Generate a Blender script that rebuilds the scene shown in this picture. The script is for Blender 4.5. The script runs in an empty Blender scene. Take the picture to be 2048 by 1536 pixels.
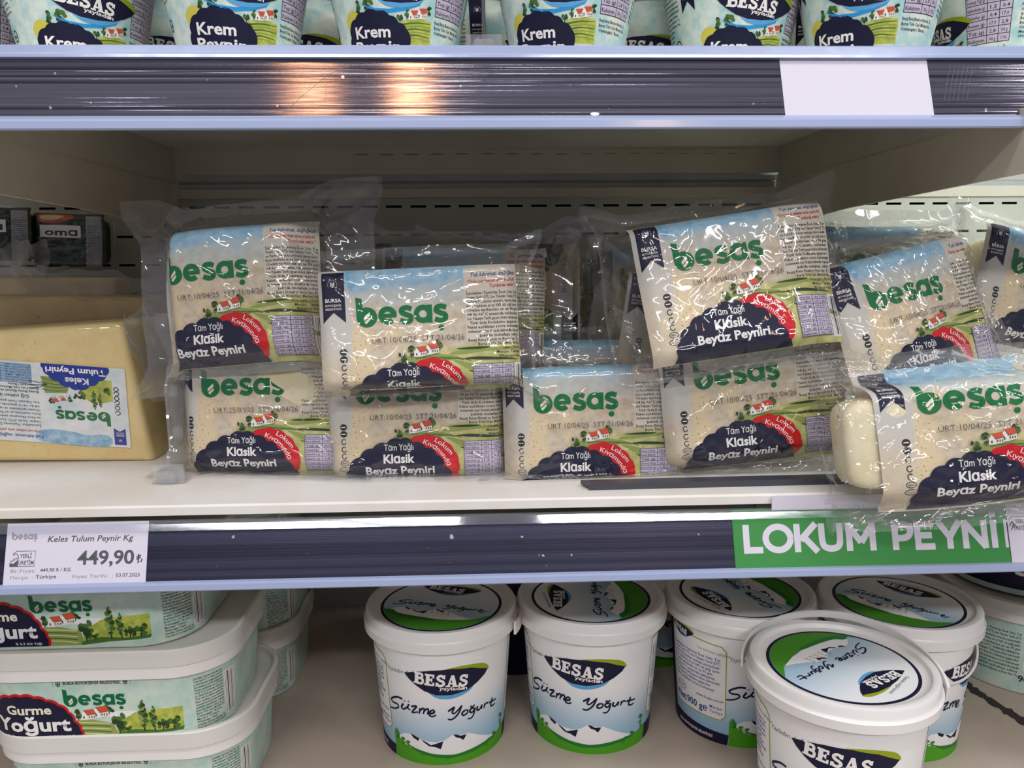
import bpy, bmesh, math, random
import numpy as np
from mathutils import Vector, Matrix
from mathutils.geometry import tessellate_polygon

C = bpy.context.scene.collection
SC = bpy.context.scene

# ------------------------------------------------------------------ camera
F, CX, CY = 1550.0, 1024.0, 768.0
VPX, VPY, ROLL = 965.0, 529.0, .0141
_y = np.array([(VPX - CX) / F, -(VPY - CY) / F, -1.]); _y /= np.linalg.norm(_y)
_x = np.array([1, ROLL, 0.]); _x[2] = -(_x[0] * _y[0] + _x[1] * _y[1]) / _y[2]; _x /= np.linalg.norm(_x)
_z = np.cross(_x, _y)
RW = np.array([_x, _y, _z])
cam = bpy.data.cameras.new('camera'); cam.sensor_width = 36; cam.lens = F / 2048 * 36
cam.clip_start = .01
cam_o = bpy.data.objects.new('camera', cam); C.objects.link(cam_o)
M4 = Matrix.Identity(4)
for i in range(3):
    for j in range(3):
        M4[i][j] = RW[i][j]
cam_o.matrix_world = M4
SC.camera = cam_o

def ray(px, py): return RW @ np.array([(px - CX) / F, -(py - CY) / F, -1.])
def atY(px, py, Y): d = ray(px, py); return d * Y / d[1]
def atZ(px, py, Z): d = ray(px, py); return d * Z / d[2]

# ------------------------------------------------------------------ world and light
SC.view_settings.view_transform = 'Standard'; SC.view_settings.look = 'None'
SC.view_settings.gamma = 1; SC.view_settings.use_curve_mapping = False
SC.view_settings.exposure = 0.0
SC.cycles.transparent_max_bounces = 24
SC.cycles.max_bounces = 8
SC.cycles.caustics_reflective = False; SC.cycles.caustics_refractive = False
W = bpy.data.worlds.new('store_ambient'); SC.world = W; W.use_nodes = True
wn = W.node_tree.nodes; wl = W.node_tree.links
bgn = wn['Background']
tc = wn.new('ShaderNodeTexCoord'); sx_ = wn.new('ShaderNodeSeparateXYZ'); rp = wn.new('ShaderNodeValToRGB'); mr = wn.new('ShaderNodeMapRange')
wl.new(tc.outputs['Generated'], sx_.inputs[0]); mr.inputs[1].default_value = -1; mr.inputs[2].default_value = 1
wl.new(sx_.outputs[2], mr.inputs[0]); wl.new(mr.outputs[0], rp.inputs[0]); wl.new(rp.outputs[0], bgn.inputs[0])
e = rp.color_ramp.elements
e[0].position = 0; e[0].color = (.44, .41, .38, 1)
e[1].position = 1; e[1].color = (.55, .58, .66, 1)
for p_, c_ in ((.42, (.30, .29, .29)), (.52, (.14, .14, .20)), (.70, (.17, .16, .21)), (.85, (.26, .26, .31))):
    k = e.new(p_); k.color = (*c_, 1)
bgn.inputs[1].default_value = 1.15

def area(name, loc, target, sx, sy, power, col):
    l = bpy.data.lights.new(name, 'AREA'); l.shape = 'RECTANGLE'; l.size = sx; l.size_y = sy; l.energy = power; l.color = col
    o = bpy.data.objects.new(name, l); C.objects.link(o); o.location = loc
    o.rotation_euler = (Vector(target) - Vector(loc)).to_track_quat('-Z', 'Y').to_euler()
    return o
area('ceiling_and_fill_light', (-.55, -.35, 1.55), (-.3, .45, 0), 1.1, .05, 7, (.95, .98, 1))
area('ceiling_and_fill_light', (.55, -.25, 1.55), (.3, .45, 0), 1.1, .05, 8, (.95, .98, 1))
area('ceiling_and_fill_light', (-.7, -1.7, 1.30), (-.2, .5, -.1), 1.2, .06, 15.5, (.97, .98, 1))  # added frontal fill from the aisle, brightens the pack fronts
area('ceiling_and_fill_light', (.8, -1.6, 1.25), (.3, .5, -.1), 1.2, .06, 17.5, (.98, .98, 1))  # second added frontal fill for the pack fronts
area('ceiling_and_fill_light', (1.5, -.5, 1.3), (.3, .5, -.1), .1, .9, 7, (1, .98, .95))
area('warm_pendant_light', (-.234, -1.2, 1.86), (-.05, .45, .1), .06, .45, 2.6, (1, .46, .18))
area('warm_pendant_light', (-.576, -1.2, 1.86), (-.12, .45, .1), .06, .45, 1.8, (1, .46, .18))
area('warm_pendant_light', (.5, -1.3, .75), (.2, .5, -.1), .12, .18, 1.0, (1, .62, .32))
area('right_bay_fill', (.62, .56, .10), (.66, .82, 0), .5, .03, .8, (.92, 1, .98))  # added fill that lightens the right bay's back wall, no fitting modelled

# ------------------------------------------------------------------ materials
def lin(c):
    return tuple(((x / 255) / 12.92 if x <= 10 else ((x / 255 + .055) / 1.055) ** 2.4) for x in c)
MATS = {}
def mat(name, rgb=None, rough=.5, spec=.4, metal=0, trans=None):
    if name in MATS: return MATS[name]
    m = bpy.data.materials.new(name); m.use_nodes = True
    b = m.node_tree.nodes['Principled BSDF']
    if rgb: b.inputs['Base Color'].default_value = (*lin(rgb), 1)
    b.inputs['Roughness'].default_value = rough; b.inputs['Specular IOR Level'].default_value = spec
    b.inputs['Metallic'].default_value = metal
    MATS[name] = m
    return m
class N:
    """small node helper"""
    def __init__(s, m): s.m = m; s.t = m.node_tree; s.b = m.node_tree.nodes.get('Principled BSDF'); s.out = m.node_tree.nodes['Material Output']
    def n(s, typ, **kw):
        x = s.t.nodes.new('ShaderNode' + typ)
        for k, v in kw.items():
            setattr(x, k, v)
        return x
    def l(s, a, b): s.t.links.new(a, b)
    def math(s, op, a, b=None, c=None):
        x = s.n('Math', operation=op)
        for i, v in enumerate((a, b, c)):
            if v is None: continue
            if hasattr(v, 'links') or hasattr(v, 'is_output'): s.l(v, x.inputs[i])
            else: x.inputs[i].default_value = v
        return x.outputs[0]
    def ss(s, v, a, b, inv=False):
        x = s.n('MapRange', interpolation_type='SMOOTHSTEP'); s.l(v, x.inputs[0]); x.inputs[1].default_value = a; x.inputs[2].default_value = b
        x.inputs[3].default_value = 1. if inv else 0.; x.inputs[4].default_value = 0. if inv else 1.
        return x.outputs[0]
    def noise(s, vec, scale, detail=3, rough=.5, dist=0, off=None):
        x = s.n('TexNoise'); x.inputs['Scale'].default_value = scale; x.inputs['Detail'].default_value = detail; x.inputs['Roughness'].default_value = rough
        x.inputs['Distortion'].default_value = dist
        if vec is not None: s.l(vec, x.inputs['Vector'])
        return x.outputs['Fac']
    def map(s, vec, scale=(1, 1, 1), loc=(0, 0, 0)):
        x = s.n('Mapping'); x.inputs['Scale'].default_value = scale; x.inputs['Location'].default_value = loc; s.l(vec, x.inputs['Vector']); return x.outputs[0]
    def mix(s, fac, a, b):
        x = s.n('Mix', data_type='RGBA')
        if hasattr(fac, 'is_output'): s.l(fac, x.inputs[0])
        else: x.inputs[0].default_value = fac
        for i, v in ((6, a), (7, b)):
            if hasattr(v, 'is_output'): s.l(v, x.inputs[i])
            else: x.inputs[i].default_value = (*lin(v), 1)
        return x.outputs[2]
    def bump(s, h, strength, dist=.001):
        x = s.n('Bump'); x.inputs['Strength'].default_value = strength; x.inputs['Distance'].default_value = dist; s.l(h, x.inputs['Height']); return x.outputs[0]
    def coord(s, k='Object'): return s.n('TexCoord').outputs[k]

def simple(name, rgb, **kw): return mat(name, rgb, **kw)
for nme, c_ in dict(navy=(22, 24, 52), green=(0, 112, 58), red=(205, 18, 28), white_ink=(238, 236, 232), black_ink=(44, 44, 48), grey_ink=(84, 86, 92),
                    roof_red=(206, 84, 56), leaf_green=(74, 112, 48), dark_leaf=(44, 66, 36), field_green=(146, 160, 86), field_yellow=(206, 196, 84), pale_field=(214, 210, 150),
                    lavender=(196, 186, 206), royal=(20, 52, 150), cream_ink=(232, 226, 206), column_ink=(212, 205, 188), hill_ink=(176, 180, 112), olive=(150, 164, 24), sky_ink=(92, 164, 214), light_green=(78, 158, 30), mid_green=(36, 120, 44),
                    cyan_ink=(40, 150, 216), lid_green=(70, 140, 36), red_ink=(190, 40, 44), date_ink=(96, 90, 84), pale_blue=(160, 194, 212), pale_grey=(150, 150, 158), snow_ink=(236, 236, 236),
                    print_blue=(60, 80, 150), slot_green=(92, 176, 108)).items():
    mat(nme, c_, rough=.55, spec=.25)

def watercolour_pack():
    m = mat('pack_print', (230, 222, 204), rough=.5, spec=.25); g = N(m)
    uv = g.n('UVMap').outputs[0]; s = g.n('SeparateXYZ'); g.l(uv, s.inputs[0]); u, v = s.outputs[0], s.outputs[1]   # units: 1 = 100 art mm
    n1 = g.noise(uv, 7, 4); n2 = g.noise(uv, 22, 4); n3 = g.noise(uv, 60, 2)
    oi = g.n('ObjectInfo').outputs['Random']
    col = g.mix(g.ss(n2, .35, .7), (212, 201, 180), (194, 177, 148))
    # bare film over cheese on the left, with pits
    left = g.math('MULTIPLY', g.ss(u, .40, .50, True), g.ss(v, .30, .36))
    left = g.math('MULTIPLY', left, g.ss(n1, .35, .55))
    col = g.mix(left, col, g.mix(g.ss(n3, .62, .70), (224, 206, 168), (170, 128, 76)))
    # pale white strip at the far left
    col = g.mix(g.math('MULTIPLY', g.ss(u, .165, .20, True), g.ss(v, .36, .60, True)), col, (200, 203, 202))
    col = g.mix(g.math('MULTIPLY', g.ss(u, .15, .20, True), .5), col, (204, 196, 178))
    # sky
    vv = g.math('ADD', v, g.math('MULTIPLY', g.math('SUBTRACT', n1, .5), .22))
    sky = g.math('MULTIPLY', g.ss(vv, .09, .16, True), g.ss(u, .145, .155))
    sky = g.math('MULTIPLY', sky, g.ss(u, .82, .86, True))
    col = g.mix(sky, col, g.mix(g.ss(n2, .3, .7), (84, 150, 196), (150, 198, 222)))
    haze = g.math('MULTIPLY', g.ss(vv, .16, .30, True), .45)
    col = g.mix(g.math('MULTIPLY', haze, g.ss(u, .17, .22)), col, (176, 206, 218))
    # meadow towards the right and bottom
    hv = g.math('ADD', v, g.math('MULTIPLY', g.math('SUBTRACT', n1, .5), .2))
    hill = g.math('MULTIPLY', g.ss(hv, .42, .52), g.ss(u, .40, .56))
    col = g.mix(g.math('MULTIPLY', hill, .85), col, g.mix(g.ss(n2, .35, .65), (222, 212, 138), (168, 178, 96)))
    g.l(col, g.b.inputs['Base Color'])
    return m
watercolour_pack()
def watercolour(name, base, tint, scale=9):
    m = mat(name, base, rough=.45, spec=.3); g = N(m); uv = g.n('UVMap').outputs[0]
    n1 = g.noise(uv, scale, 5, .6)
    g.l(g.mix(g.ss(n1, .35, .68), base, tint), g.b.inputs['Base Color']); return m
watercolour('tub_print', (204, 220, 204), (172, 206, 196), 6)
watercolour('krem_print', (222, 232, 218), (158, 204, 206), 7)
watercolour('block_label_print', (236, 238, 234), (206, 222, 226), 5)
watercolour('sky_wash', (112, 170, 206), (188, 214, 226), 14)
watercolour('meadow_wash', (198, 200, 90), (146, 168, 64), 16)
watercolour('hill_wash', (208, 202, 138), (172, 178, 104), 12)
watercolour('olive_pack_print', (18, 32, 26), (34, 62, 44), 5)
def gradient_print():
    m = mat('bucket_print', (230, 232, 230), rough=.35, spec=.4); g = N(m)
    uv = g.n('UVMap').outputs[0]; s = g.n('SeparateXYZ'); g.l(uv, s.inputs[0])
    g.l(g.mix(g.ss(s.outputs[1], -.62, -.12), (236, 236, 234), (150, 190, 214)), g.b.inputs['Base Color'])
    m2 = mat('lid_print', (230, 232, 230), rough=.35, spec=.4); g = N(m2)
    uv = g.n('UVMap').outputs[0]; s = g.n('SeparateXYZ'); g.l(uv, s.inputs[0])
    g.l(g.mix(g.ss(s.outputs[1], -.34, .26), (236, 238, 238), (156, 190, 210)), g.b.inputs['Base Color'])
gradient_print()

def plastic(name, rgb, rough=.3, sss=0):
    m = mat(name, rgb, rough=rough, spec=.5); g = N(m); co = g.coord()
    g.l(g.bump(g.noise(co, 60, 2), .06, .002), g.b.inputs['Normal'])
    return m
plastic('white_plastic', (232, 230, 226), .28)
plastic('milky_plastic', (214, 214, 206), .32)
plastic('dark_plastic', (62, 64, 72), .35)
plastic('lip_plastic', (158, 170, 202), .15)

def cheese(name, a, b, pit):
    m = mat(name, a, rough=.45, spec=.35); g = N(m); co = g.coord()
    n = g.noise(co, 45, 5, .6); n2 = g.noise(co, 260, 3)
    col = g.mix(g.ss(n, .35, .7), a, b); col = g.mix(g.ss(n2, .66, .74), col, pit)
    g.l(col, g.b.inputs['Base Color']); g.l(g.bump(n, .3, .003), g.b.inputs['Normal'])
    g.b.inputs['Subsurface Weight'].default_value = .0
    return m
cheese('white_cheese', (236, 228, 196), (226, 212, 170), (206, 180, 128))
cheese('yellow_cheese', (234, 212, 150), (226, 198, 132), (216, 186, 120))

def film(name, scale=1., hatch=True, tint=.97):
    m = bpy.data.materials.new(name); m.use_nodes = True; MATS[name] = m; g = N(m); g.t.nodes.remove(g.b)
    co = g.coord(); oi = g.n('ObjectInfo').outputs['Random']
    ad = g.n('VectorMath', operation='ADD'); g.l(co, ad.inputs[0]); cmb = g.n('CombineXYZ'); g.l(oi, cmb.inputs[0]); g.l(oi, cmb.inputs[1]); g.l(cmb.outputs[0], ad.inputs[1])
    p = ad.outputs[0]
    n1 = g.noise(p, 20 * scale, 1, .4, 1.6); n2 = g.noise(p, 120 * scale, 2, .5, .6)
    rid = g.math('ABSOLUTE', g.math('SUBTRACT', n1, .5))
    rid = g.math('POWER', g.math('SUBTRACT', 1., g.math('MULTIPLY', rid, 2.)), 14.)
    h = g.math('ADD', rid, g.math('MULTIPLY', n2, .03))
    nrm = g.bump(h, .45, .0012)
    tr = g.n('BsdfTransparent'); tr.inputs[0].default_value = (tint, tint, tint, 1)
    gl = g.n('BsdfGlossy'); gl.inputs['Roughness'].default_value = .06; gl.inputs[0].default_value = (1, 1, 1, 1); g.l(nrm, gl.inputs['Normal'])
    fr = g.n('LayerWeight'); fr.inputs[0].default_value = .5; g.l(nrm, fr.inputs['Normal'])
    mx = g.n('MixShader'); g.l(g.math('MULTIPLY_ADD', g.math('POWER', fr.outputs['Facing'], 4.), .7, .055), mx.inputs[0]); g.l(tr.outputs[0], mx.inputs[1]); g.l(gl.outputs[0], mx.inputs[2])
    if hatch:
        at = g.n('Attribute', attribute_name='seal')
        uv = g.n('UVMap').outputs[0]
        w1 = g.n('TexWave', wave_type='BANDS', bands_direction='DIAGONAL'); w1.inputs['Scale'].default_value = 14; w1.inputs['Distortion'].default_value = .6; g.l(uv, w1.inputs['Vector'])
        mp = g.map(uv, (-1, 1, 1)); w2 = g.n('TexWave', wave_type='BANDS', bands_direction='DIAGONAL'); w2.inputs['Scale'].default_value = 14; g.l(mp, w2.inputs['Vector'])
        hh = g.math('MULTIPLY', w1.outputs['Fac'], w2.outputs['Fac'])
        nb = g.n('Bump'); nb.inputs['Strength'].default_value = .5; nb.inputs['Distance'].default_value = .0012; g.l(hh, nb.inputs['Height']); g.l(nrm, nb.inputs['Normal'])
        df = g.n('BsdfTranslucent'); df.inputs[0].default_value = (.8, .82, .82, 1)
        df2 = g.n('BsdfDiffuse'); df2.inputs[0].default_value = (.8, .82, .82, 1)
        gl2 = g.n('BsdfGlossy'); gl2.inputs['Roughness'].default_value = .16; g.l(nb.outputs[0], gl2.inputs['Normal'])
        a1 = g.n('MixShader'); a1.inputs[0].default_value = .55; g.l(df.outputs[0], a1.inputs[1]); g.l(df2.outputs[0], a1.inputs[2])
        a2 = g.n('MixShader'); a2.inputs[0].default_value = .35; g.l(a1.outputs[0], a2.inputs[1]); g.l(gl2.outputs[0], a2.inputs[2])
        m2 = g.n('MixShader'); amt = g.math('MULTIPLY', at.outputs['Fac'], g.math('ADD', .05, g.math('MULTIPLY', hh, .36)))
        g.l(amt, m2.inputs[0]); g.l(mx.outputs[0], m2.inputs[1]); g.l(a2.outputs[0], m2.inputs[2]); mx = m2
    g.l(mx.outputs[0], g.out.inputs[0])
    return m
film('clear_film'); film('smooth_film', .5, False)
def clear(name, tint, rough=.05, body=.0):
    m = bpy.data.materials.new(name); m.use_nodes = True; MATS[name] = m; g = N(m); g.t.nodes.remove(g.b)
    tr = g.n('BsdfTransparent'); tr.inputs[0].default_value = (*tint, 1)
    gl = g.n('BsdfGlossy'); gl.inputs['Roughness'].default_value = rough
    fr = g.n('LayerWeight'); fr.inputs[0].default_value = .5
    mx = g.n('MixShader'); g.l(g.math('MULTIPLY_ADD', g.math('POWER', fr.outputs['Facing'], 4.), .8, .06), mx.inputs[0]); g.l(tr.outputs[0], mx.inputs[1]); g.l(gl.outputs[0], mx.inputs[2])
    df = g.n('BsdfDiffuse'); df.inputs[0].default_value = (.8, .82, .86, 1)
    m2 = g.n('MixShader'); m2.inputs[0].default_value = body; g.l(mx.outputs[0], m2.inputs[1]); g.l(df.outputs[0], m2.inputs[2])
    g.l(m2.outputs[0], g.out.inputs[0]); return m
clear('clear_plastic', (.97, .975, .98), .05, .09)
clear('clear_lip', (.95, .96, .98), .06, .05)

def brushed(name, rgb, lines, bump, rough):
    m = mat(name, rgb, rough=rough, spec=.5, metal=.9); g = N(m); co = g.coord()
    st = g.map(co, (1.2, 900, 900)); n = g.noise(st, 1.0, 3, .7)
    st2 = g.map(co, (.4, 260, 260)); n2 = g.noise(st2, 1.0, 2, .6)
    h = g.math('ADD', n, g.math('MULTIPLY', n2, .6))
    sc = g.noise(g.map(co, (1, 1, 1)), 210, 1, .5)
    spk = g.ss(sc, .77, .80)
    c2 = tuple(int(x * .60) for x in rgb)
    col = g.mix(g.ss(n2, .40, .62), rgb, c2) if lines else g.mix(g.ss(n2, .2, .9), rgb, c2)
    col = g.mix(g.ss(n, .54, .68), col, (180, 178, 190)) if lines else col
    col = g.mix(spk, col, (235, 235, 235))
    g.l(col, g.b.inputs['Base Color']); g.l(g.bump(h, bump, .0004), g.b.inputs['Normal'])
    g.b.inputs['Anisotropic'].default_value = 0
    return m
brushed('brushed_aluminium', (134, 131, 144), True, .26, .08)
brushed('dark_rail_metal', (100, 102, 124), False, .10, .24)

def painted(name, a, b, scuff=(120, 110, 96), rough=.45, amt=.72):
    m = mat(name, a, rough=rough, spec=.35); g = N(m); co = g.coord()
    n = g.noise(co, 9, 5, .6); n2 = g.noise(co, 130, 4, .7, .5)
    col = g.mix(g.ss(n, .3, .75), a, b)
    col = g.mix(g.math('MULTIPLY', g.ss(n2, amt, amt + .05), .8), col, scuff)
    g.l(col, g.b.inputs['Base Color']); return m
painted('deck_paint', (232, 230, 226), (220, 212, 200), (110, 100, 88))
painted('cabinet_paint', (204, 198, 182), (192, 186, 170), (70, 62, 52), amt=.76)
painted('wall_paint', (188, 189, 178), (174, 175, 164), (52, 46, 38), amt=.74)
painted('grey_metal', (176, 180, 182), (160, 164, 166), (60, 60, 60), amt=.8)
painted('base_paint', (192, 180, 166), (178, 164, 150), (120, 104, 88), amt=.74)
painted('bracket_paint', (214, 205, 186), (202, 192, 172), (60, 50, 40), amt=.8)
mat('dust', (150, 142, 126), rough=.9, spec=.1)
mat('dark_void', (8, 8, 8), rough=.9, spec=0)
mat('paper', (212, 208, 220), rough=.8, spec=.1)
mat('green_paper', (62, 138, 70), rough=.5, spec=.25)
mat('torn_tape', (54, 48, 44), rough=.8)

# ------------------------------------------------------------------ object helpers
def link(name, me, parent=None):
    o = bpy.data.objects.new(name, me); C.objects.link(o)
    if parent: o.parent = parent
    return o
def thing(name, label, cat, loc=(0, 0, 0), rot=(0, 0, 0), group=None):
    o = bpy.data.objects.new(name, None); C.objects.link(o); o.empty_display_size = .02
    o.location = loc; o.rotation_euler = rot
    o['label'] = label; o['category'] = cat
    if group: o['group'] = group
    return o
def tag(o, label, cat, group=None):
    o['label'] = label; o['category'] = cat
    if group: o['group'] = group
    return o
def structure(o): o['kind'] = 'structure'; return o
def mesh(name, V, Fs, mats, parent=None, smooth=False, mi=None):
    me = bpy.data.meshes.new(name)
    me.from_pydata([tuple(map(float, v)) for v in V], [], [tuple(map(int, f)) for f in Fs])
    for m in (mats if isinstance(mats, (list, tuple)) else [mats]): me.materials.append(MATS[m])
    if smooth: me.polygons.foreach_set('use_smooth', [True] * len(me.polygons))
    if mi is not None: me.polygons.foreach_set('material_index', mi)
    me.update()
    return link(name, me, parent)
def bm_obj(name, bm, m, parent=None, smooth=False):
    me = bpy.data.meshes.new(name); bm.normal_update(); bm.to_mesh(me); bm.free(); me.materials.append(MATS[m])
    if smooth: me.polygons.foreach_set('use_smooth', [True] * len(me.polygons))
    return link(name, me, parent)
def add_box(bm, lo, hi, bev=0):
    r = bmesh.ops.create_cube(bm, size=1)
    s = [hi[i] - lo[i] for i in range(3)]; c = [(hi[i] + lo[i]) / 2 for i in range(3)]
    for v in r['verts']: v.co = Vector([v.co[i] * s[i] + c[i] for i in range(3)])
    if bev:
        es = list({e for v in r['verts'] for e in v.link_edges})
        bmesh.ops.bevel(bm, geom=es, offset=bev, segments=2, profile=.6, affect='EDGES')
def box(name, lo, hi, m, parent=None, bev=0):
    bm = bmesh.new(); add_box(bm, lo, hi, bev); return bm_obj(name, bm, m, parent)
def extrude_profile(name, pts, x0, x1, m, parent=None, closed=True, nx=1):
    """pts (y,z) extruded along x"""
    n = len(pts); V = []; Fs = []
    for i in range(nx + 1):
        x = x0 + (x1 - x0) * i / nx
        V += [(x, p[0], p[1]) for p in pts]
    for i in range(nx):
        for k in range(n if closed else n - 1):
            a = i * n + k; b = i * n + (k + 1) % n
            Fs.append((a, b, b + n, a + n))
    if closed: Fs += [tuple(range(n))[::-1], tuple(range(nx * n, nx * n + n))]
    return mesh(name, V, Fs, m, parent)
def prism(bm, poly3, direction):
    """closed prism from a 3D polygon pushed along direction"""
    a = [bm.verts.new(p) for p in poly3]; b = [bm.verts.new(Vector(p) + Vector(direction)) for p in poly3]
    bm.faces.new(a); bm.faces.new(b[::-1]); n = len(a)
    for i in range(n): bm.faces.new((a[i], b[i], b[(i + 1) % n], a[(i + 1) % n]))
    bmesh.ops.recalc_face_normals(bm, faces=bm.faces)
def lathe(name, prof, m, parent=None, seg=72, smooth=True, cap=True):
    V = []; Fs = []; n = len(prof)
    for i in range(seg):
        a = 2 * math.pi * i / seg
        V += [(r * math.cos(a), r * math.sin(a), z) for r, z in prof]
    for i in range(seg):
        j = (i + 1) % seg
        for k in range(n - 1): Fs.append((i * n + k, j * n + k, j * n + k + 1, i * n + k + 1))
    if cap:
        Fs.append([i * n for i in range(seg)][::-1]); Fs.append([i * n + n - 1 for i in range(seg)])
    o = mesh(name, V, Fs, m, parent, smooth)
    if smooth: sharp(o.data)
    return o
def sharp(me, ang=40):
    bm = bmesh.new(); bm.from_mesh(me)
    for e in bm.edges:
        if len(e.link_faces) == 2 and e.calc_face_angle(0) > math.radians(ang): e.smooth = False
    bm.to_mesh(me); bm.free()
def copy_tree(o, parent=None):
    c = o.copy(); C.objects.link(c)
    if parent: c.parent = parent
    for ch in list(o.children): copy_tree(ch, c)
    return c

# ------------------------------------------------------------------ flat artwork: polygons, strokes and lettering, later laid onto surfaces
_tc = {}
def glyphs(body, bold=0., shear=0., res=2):
    k = (body, bold, shear, res)
    if k in _tc: return _tc[k]
    c = bpy.data.curves.new('t', 'FONT'); c.body = body; c.offset = bold; c.size = 1; c.resolution_u = res; c.shear = shear; c.dimensions = '2D'; c.fill_mode = 'FRONT'
    o = bpy.data.objects.new('t', c); C.objects.link(o)
    bpy.context.view_layer.update()
    me = o.evaluated_get(bpy.context.evaluated_depsgraph_get()).to_mesh()
    me.calc_loop_triangles()
    V = np.empty(len(me.vertices) * 3); me.vertices.foreach_get('co', V); V = V.reshape(-1, 3)[:, :2].copy()
    T = np.empty(len(me.loop_triangles) * 3, dtype=int); me.loop_triangles.foreach_get('vertices', T); T = T.reshape(-1, 3)
    bpy.data.objects.remove(o); bpy.data.curves.remove(c)
    _tc[k] = (V, T)
    return V, T
CAP = None
def cap_h():
    global CAP
    if CAP is None: V, _ = glyphs('H'); CAP = V[:, 1].max()
    return CAP
def catmull(pts, n=6, closed=False):
    P = np.array(pts, float)
    if len(P) < 3: return P
    out = []; m = len(P); rng = range(m if closed else m - 1)
    for i in rng:
        p0 = P[(i - 1) % m] if closed or i > 0 else 2 * P[0] - P[1]
        p1 = P[i]; p2 = P[(i + 1) % m]
        p3 = P[(i + 2) % m] if closed or i + 2 < m else 2 * P[-1] - P[-2]
        for t in np.arange(n) / n:
            out.append(.5 * (2 * p1 + (p2 - p0) * t + (2 * p0 - 5 * p1 + 4 * p2 - p3) * t * t + (3 * p1 - p0 - 3 * p2 + p3) * t ** 3))
    if not closed: out.append(P[-1])
    return np.array(out)
class Art:
    """2-D artwork, x to the right and y DOWN"""
    def __init__(s): s.it = []
    def raw(s, V, T, m, L): s.it.append((np.asarray(V, float), np.asarray(T, int).reshape(-1, 3), m, L if L % 1 else L + (len(s.it) % 25) * .02))
    def poly(s, pts, m, L, smooth=0):
        P = catmull(pts, smooth, True) if smooth else np.array(pts, float)
        T = tessellate_polygon([[Vector((p[0], p[1], 0)) for p in P]])
        s.raw(P, T, m, L)
    def rect(s, x0, y0, x1, y1, m, L): s.raw([(x0, y0), (x1, y0), (x1, y1), (x0, y1)], [(0, 1, 2), (0, 2, 3)], m, L)
    def grid(s, x0, y0, x1, y1, m, L, step=2.):
        nx = max(1, int(round((x1 - x0) / step))); ny = max(1, int(round((y1 - y0) / step)))
        X, Y = np.meshgrid(np.linspace(x0, x1, nx + 1), np.linspace(y0, y1, ny + 1)); V = np.stack([X.ravel(), Y.ravel()], 1); T = []
        for j in range(ny):
            for i in range(nx):
                a = j * (nx + 1) + i; T += [(a, a + 1, a + nx + 2), (a, a + nx + 2, a + nx + 1)]
        s.raw(V, T, m, L)
    def ell(s, cx, cy, rx, ry, m, L, n=20, rot=0):
        t = np.linspace(0, 2 * np.pi, n, endpoint=False); c, q = math.cos(rot), math.sin(rot)
        x, y = rx * np.cos(t), ry * np.sin(t)
        s.raw(np.stack([cx + x * c - y * q, cy + x * q + y * c], 1).tolist() + [(cx, cy)], [(i, (i + 1) % n, n) for i in range(n)], m, L)
    def stroke(s, pts, w, m, L, smooth=5, w1=None, closed=False, cap=False):
        P = catmull(pts, smooth, closed) if smooth and len(pts) > 2 else np.array(pts, float)
        if closed: P = np.vstack([P, P[:1]])
        d = np.gradient(P, axis=0); d /= np.maximum(np.linalg.norm(d, axis=1, keepdims=True), 1e-9)
        nn = np.stack([-d[:, 1], d[:, 0]], 1)
        ww = np.linspace(w, w if w1 is None else w1, len(P))[:, None] / 2
        V = np.vstack([P + nn * ww, P - nn * ww]); n = len(P)
        T = []
        for i in range(n - 1): T += [(i, i + 1, n + i + 1), (i, n + i + 1, n + i)]
        s.raw(V, T, m, L)
        if cap:
            for p in (P[0], P[-1]): s.ell(p[0], p[1], w / 2, w / 2, m, L, 10)
    def ring(s, cx, cy, rx, ry, w, m, L, a0=0, a1=360, n=28):
        t = np.radians(np.linspace(a0, a1, n)); s.stroke(np.stack([cx + rx * np.cos(t), cy + ry * np.sin(t)], 1), w, m, L, 0)
    def text(s, body, x, y, h, m, L, bold=0., rot=0., width=None, shear=0., align='c', arc=None, res=2, sx=1.):
        """cap height h; (x, y) is the baseline start / centre / end; rot in degrees, positive turns clockwise on the page"""
        if bold > .03:       # very heavy lettering: several slightly shifted copies
            for q_, (dx, dy) in enumerate(((-1, -1), (1, -1), (-1, 1), (1, 1))):
                g_ = (bold - .022) * h / cap_h(); s.text(body, x + dx * g_, y + dy * g_, h, m, L + .12 * q_, .022, rot, width, shear, align, arc, res, sx)
            return
        V, T = glyphs(body, bold, shear, res)
        if len(V) == 0: return
        V = V * (h / cap_h()); V[:, 0] -= V[:, 0].min()
        if width: V[:, 0] *= width / V[:, 0].max()
        else: V[:, 0] *= sx
        w = V[:, 0].max()
        V[:, 0] -= dict(l=0, c=w / 2, r=w)[align]
        if arc:      # bend along a circle of radius arc (arch up if positive)
            a = V[:, 0] / arc; r = arc + V[:, 1]
            V = np.stack([r * np.sin(a), r * np.cos(a) - arc], 1)
        c, q = math.cos(math.radians(rot)), math.sin(math.radians(rot))
        X, Y = V[:, 0], -V[:, 1]
        s.raw(np.stack([x + X * c - Y * q, y + X * q + Y * c], 1), T, m, L)
    def add(s, o, f, dL=0, m=None):
        for V, T, mm, L in o.it: s.raw(f(V), T, (m or mm), L + dL)
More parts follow.
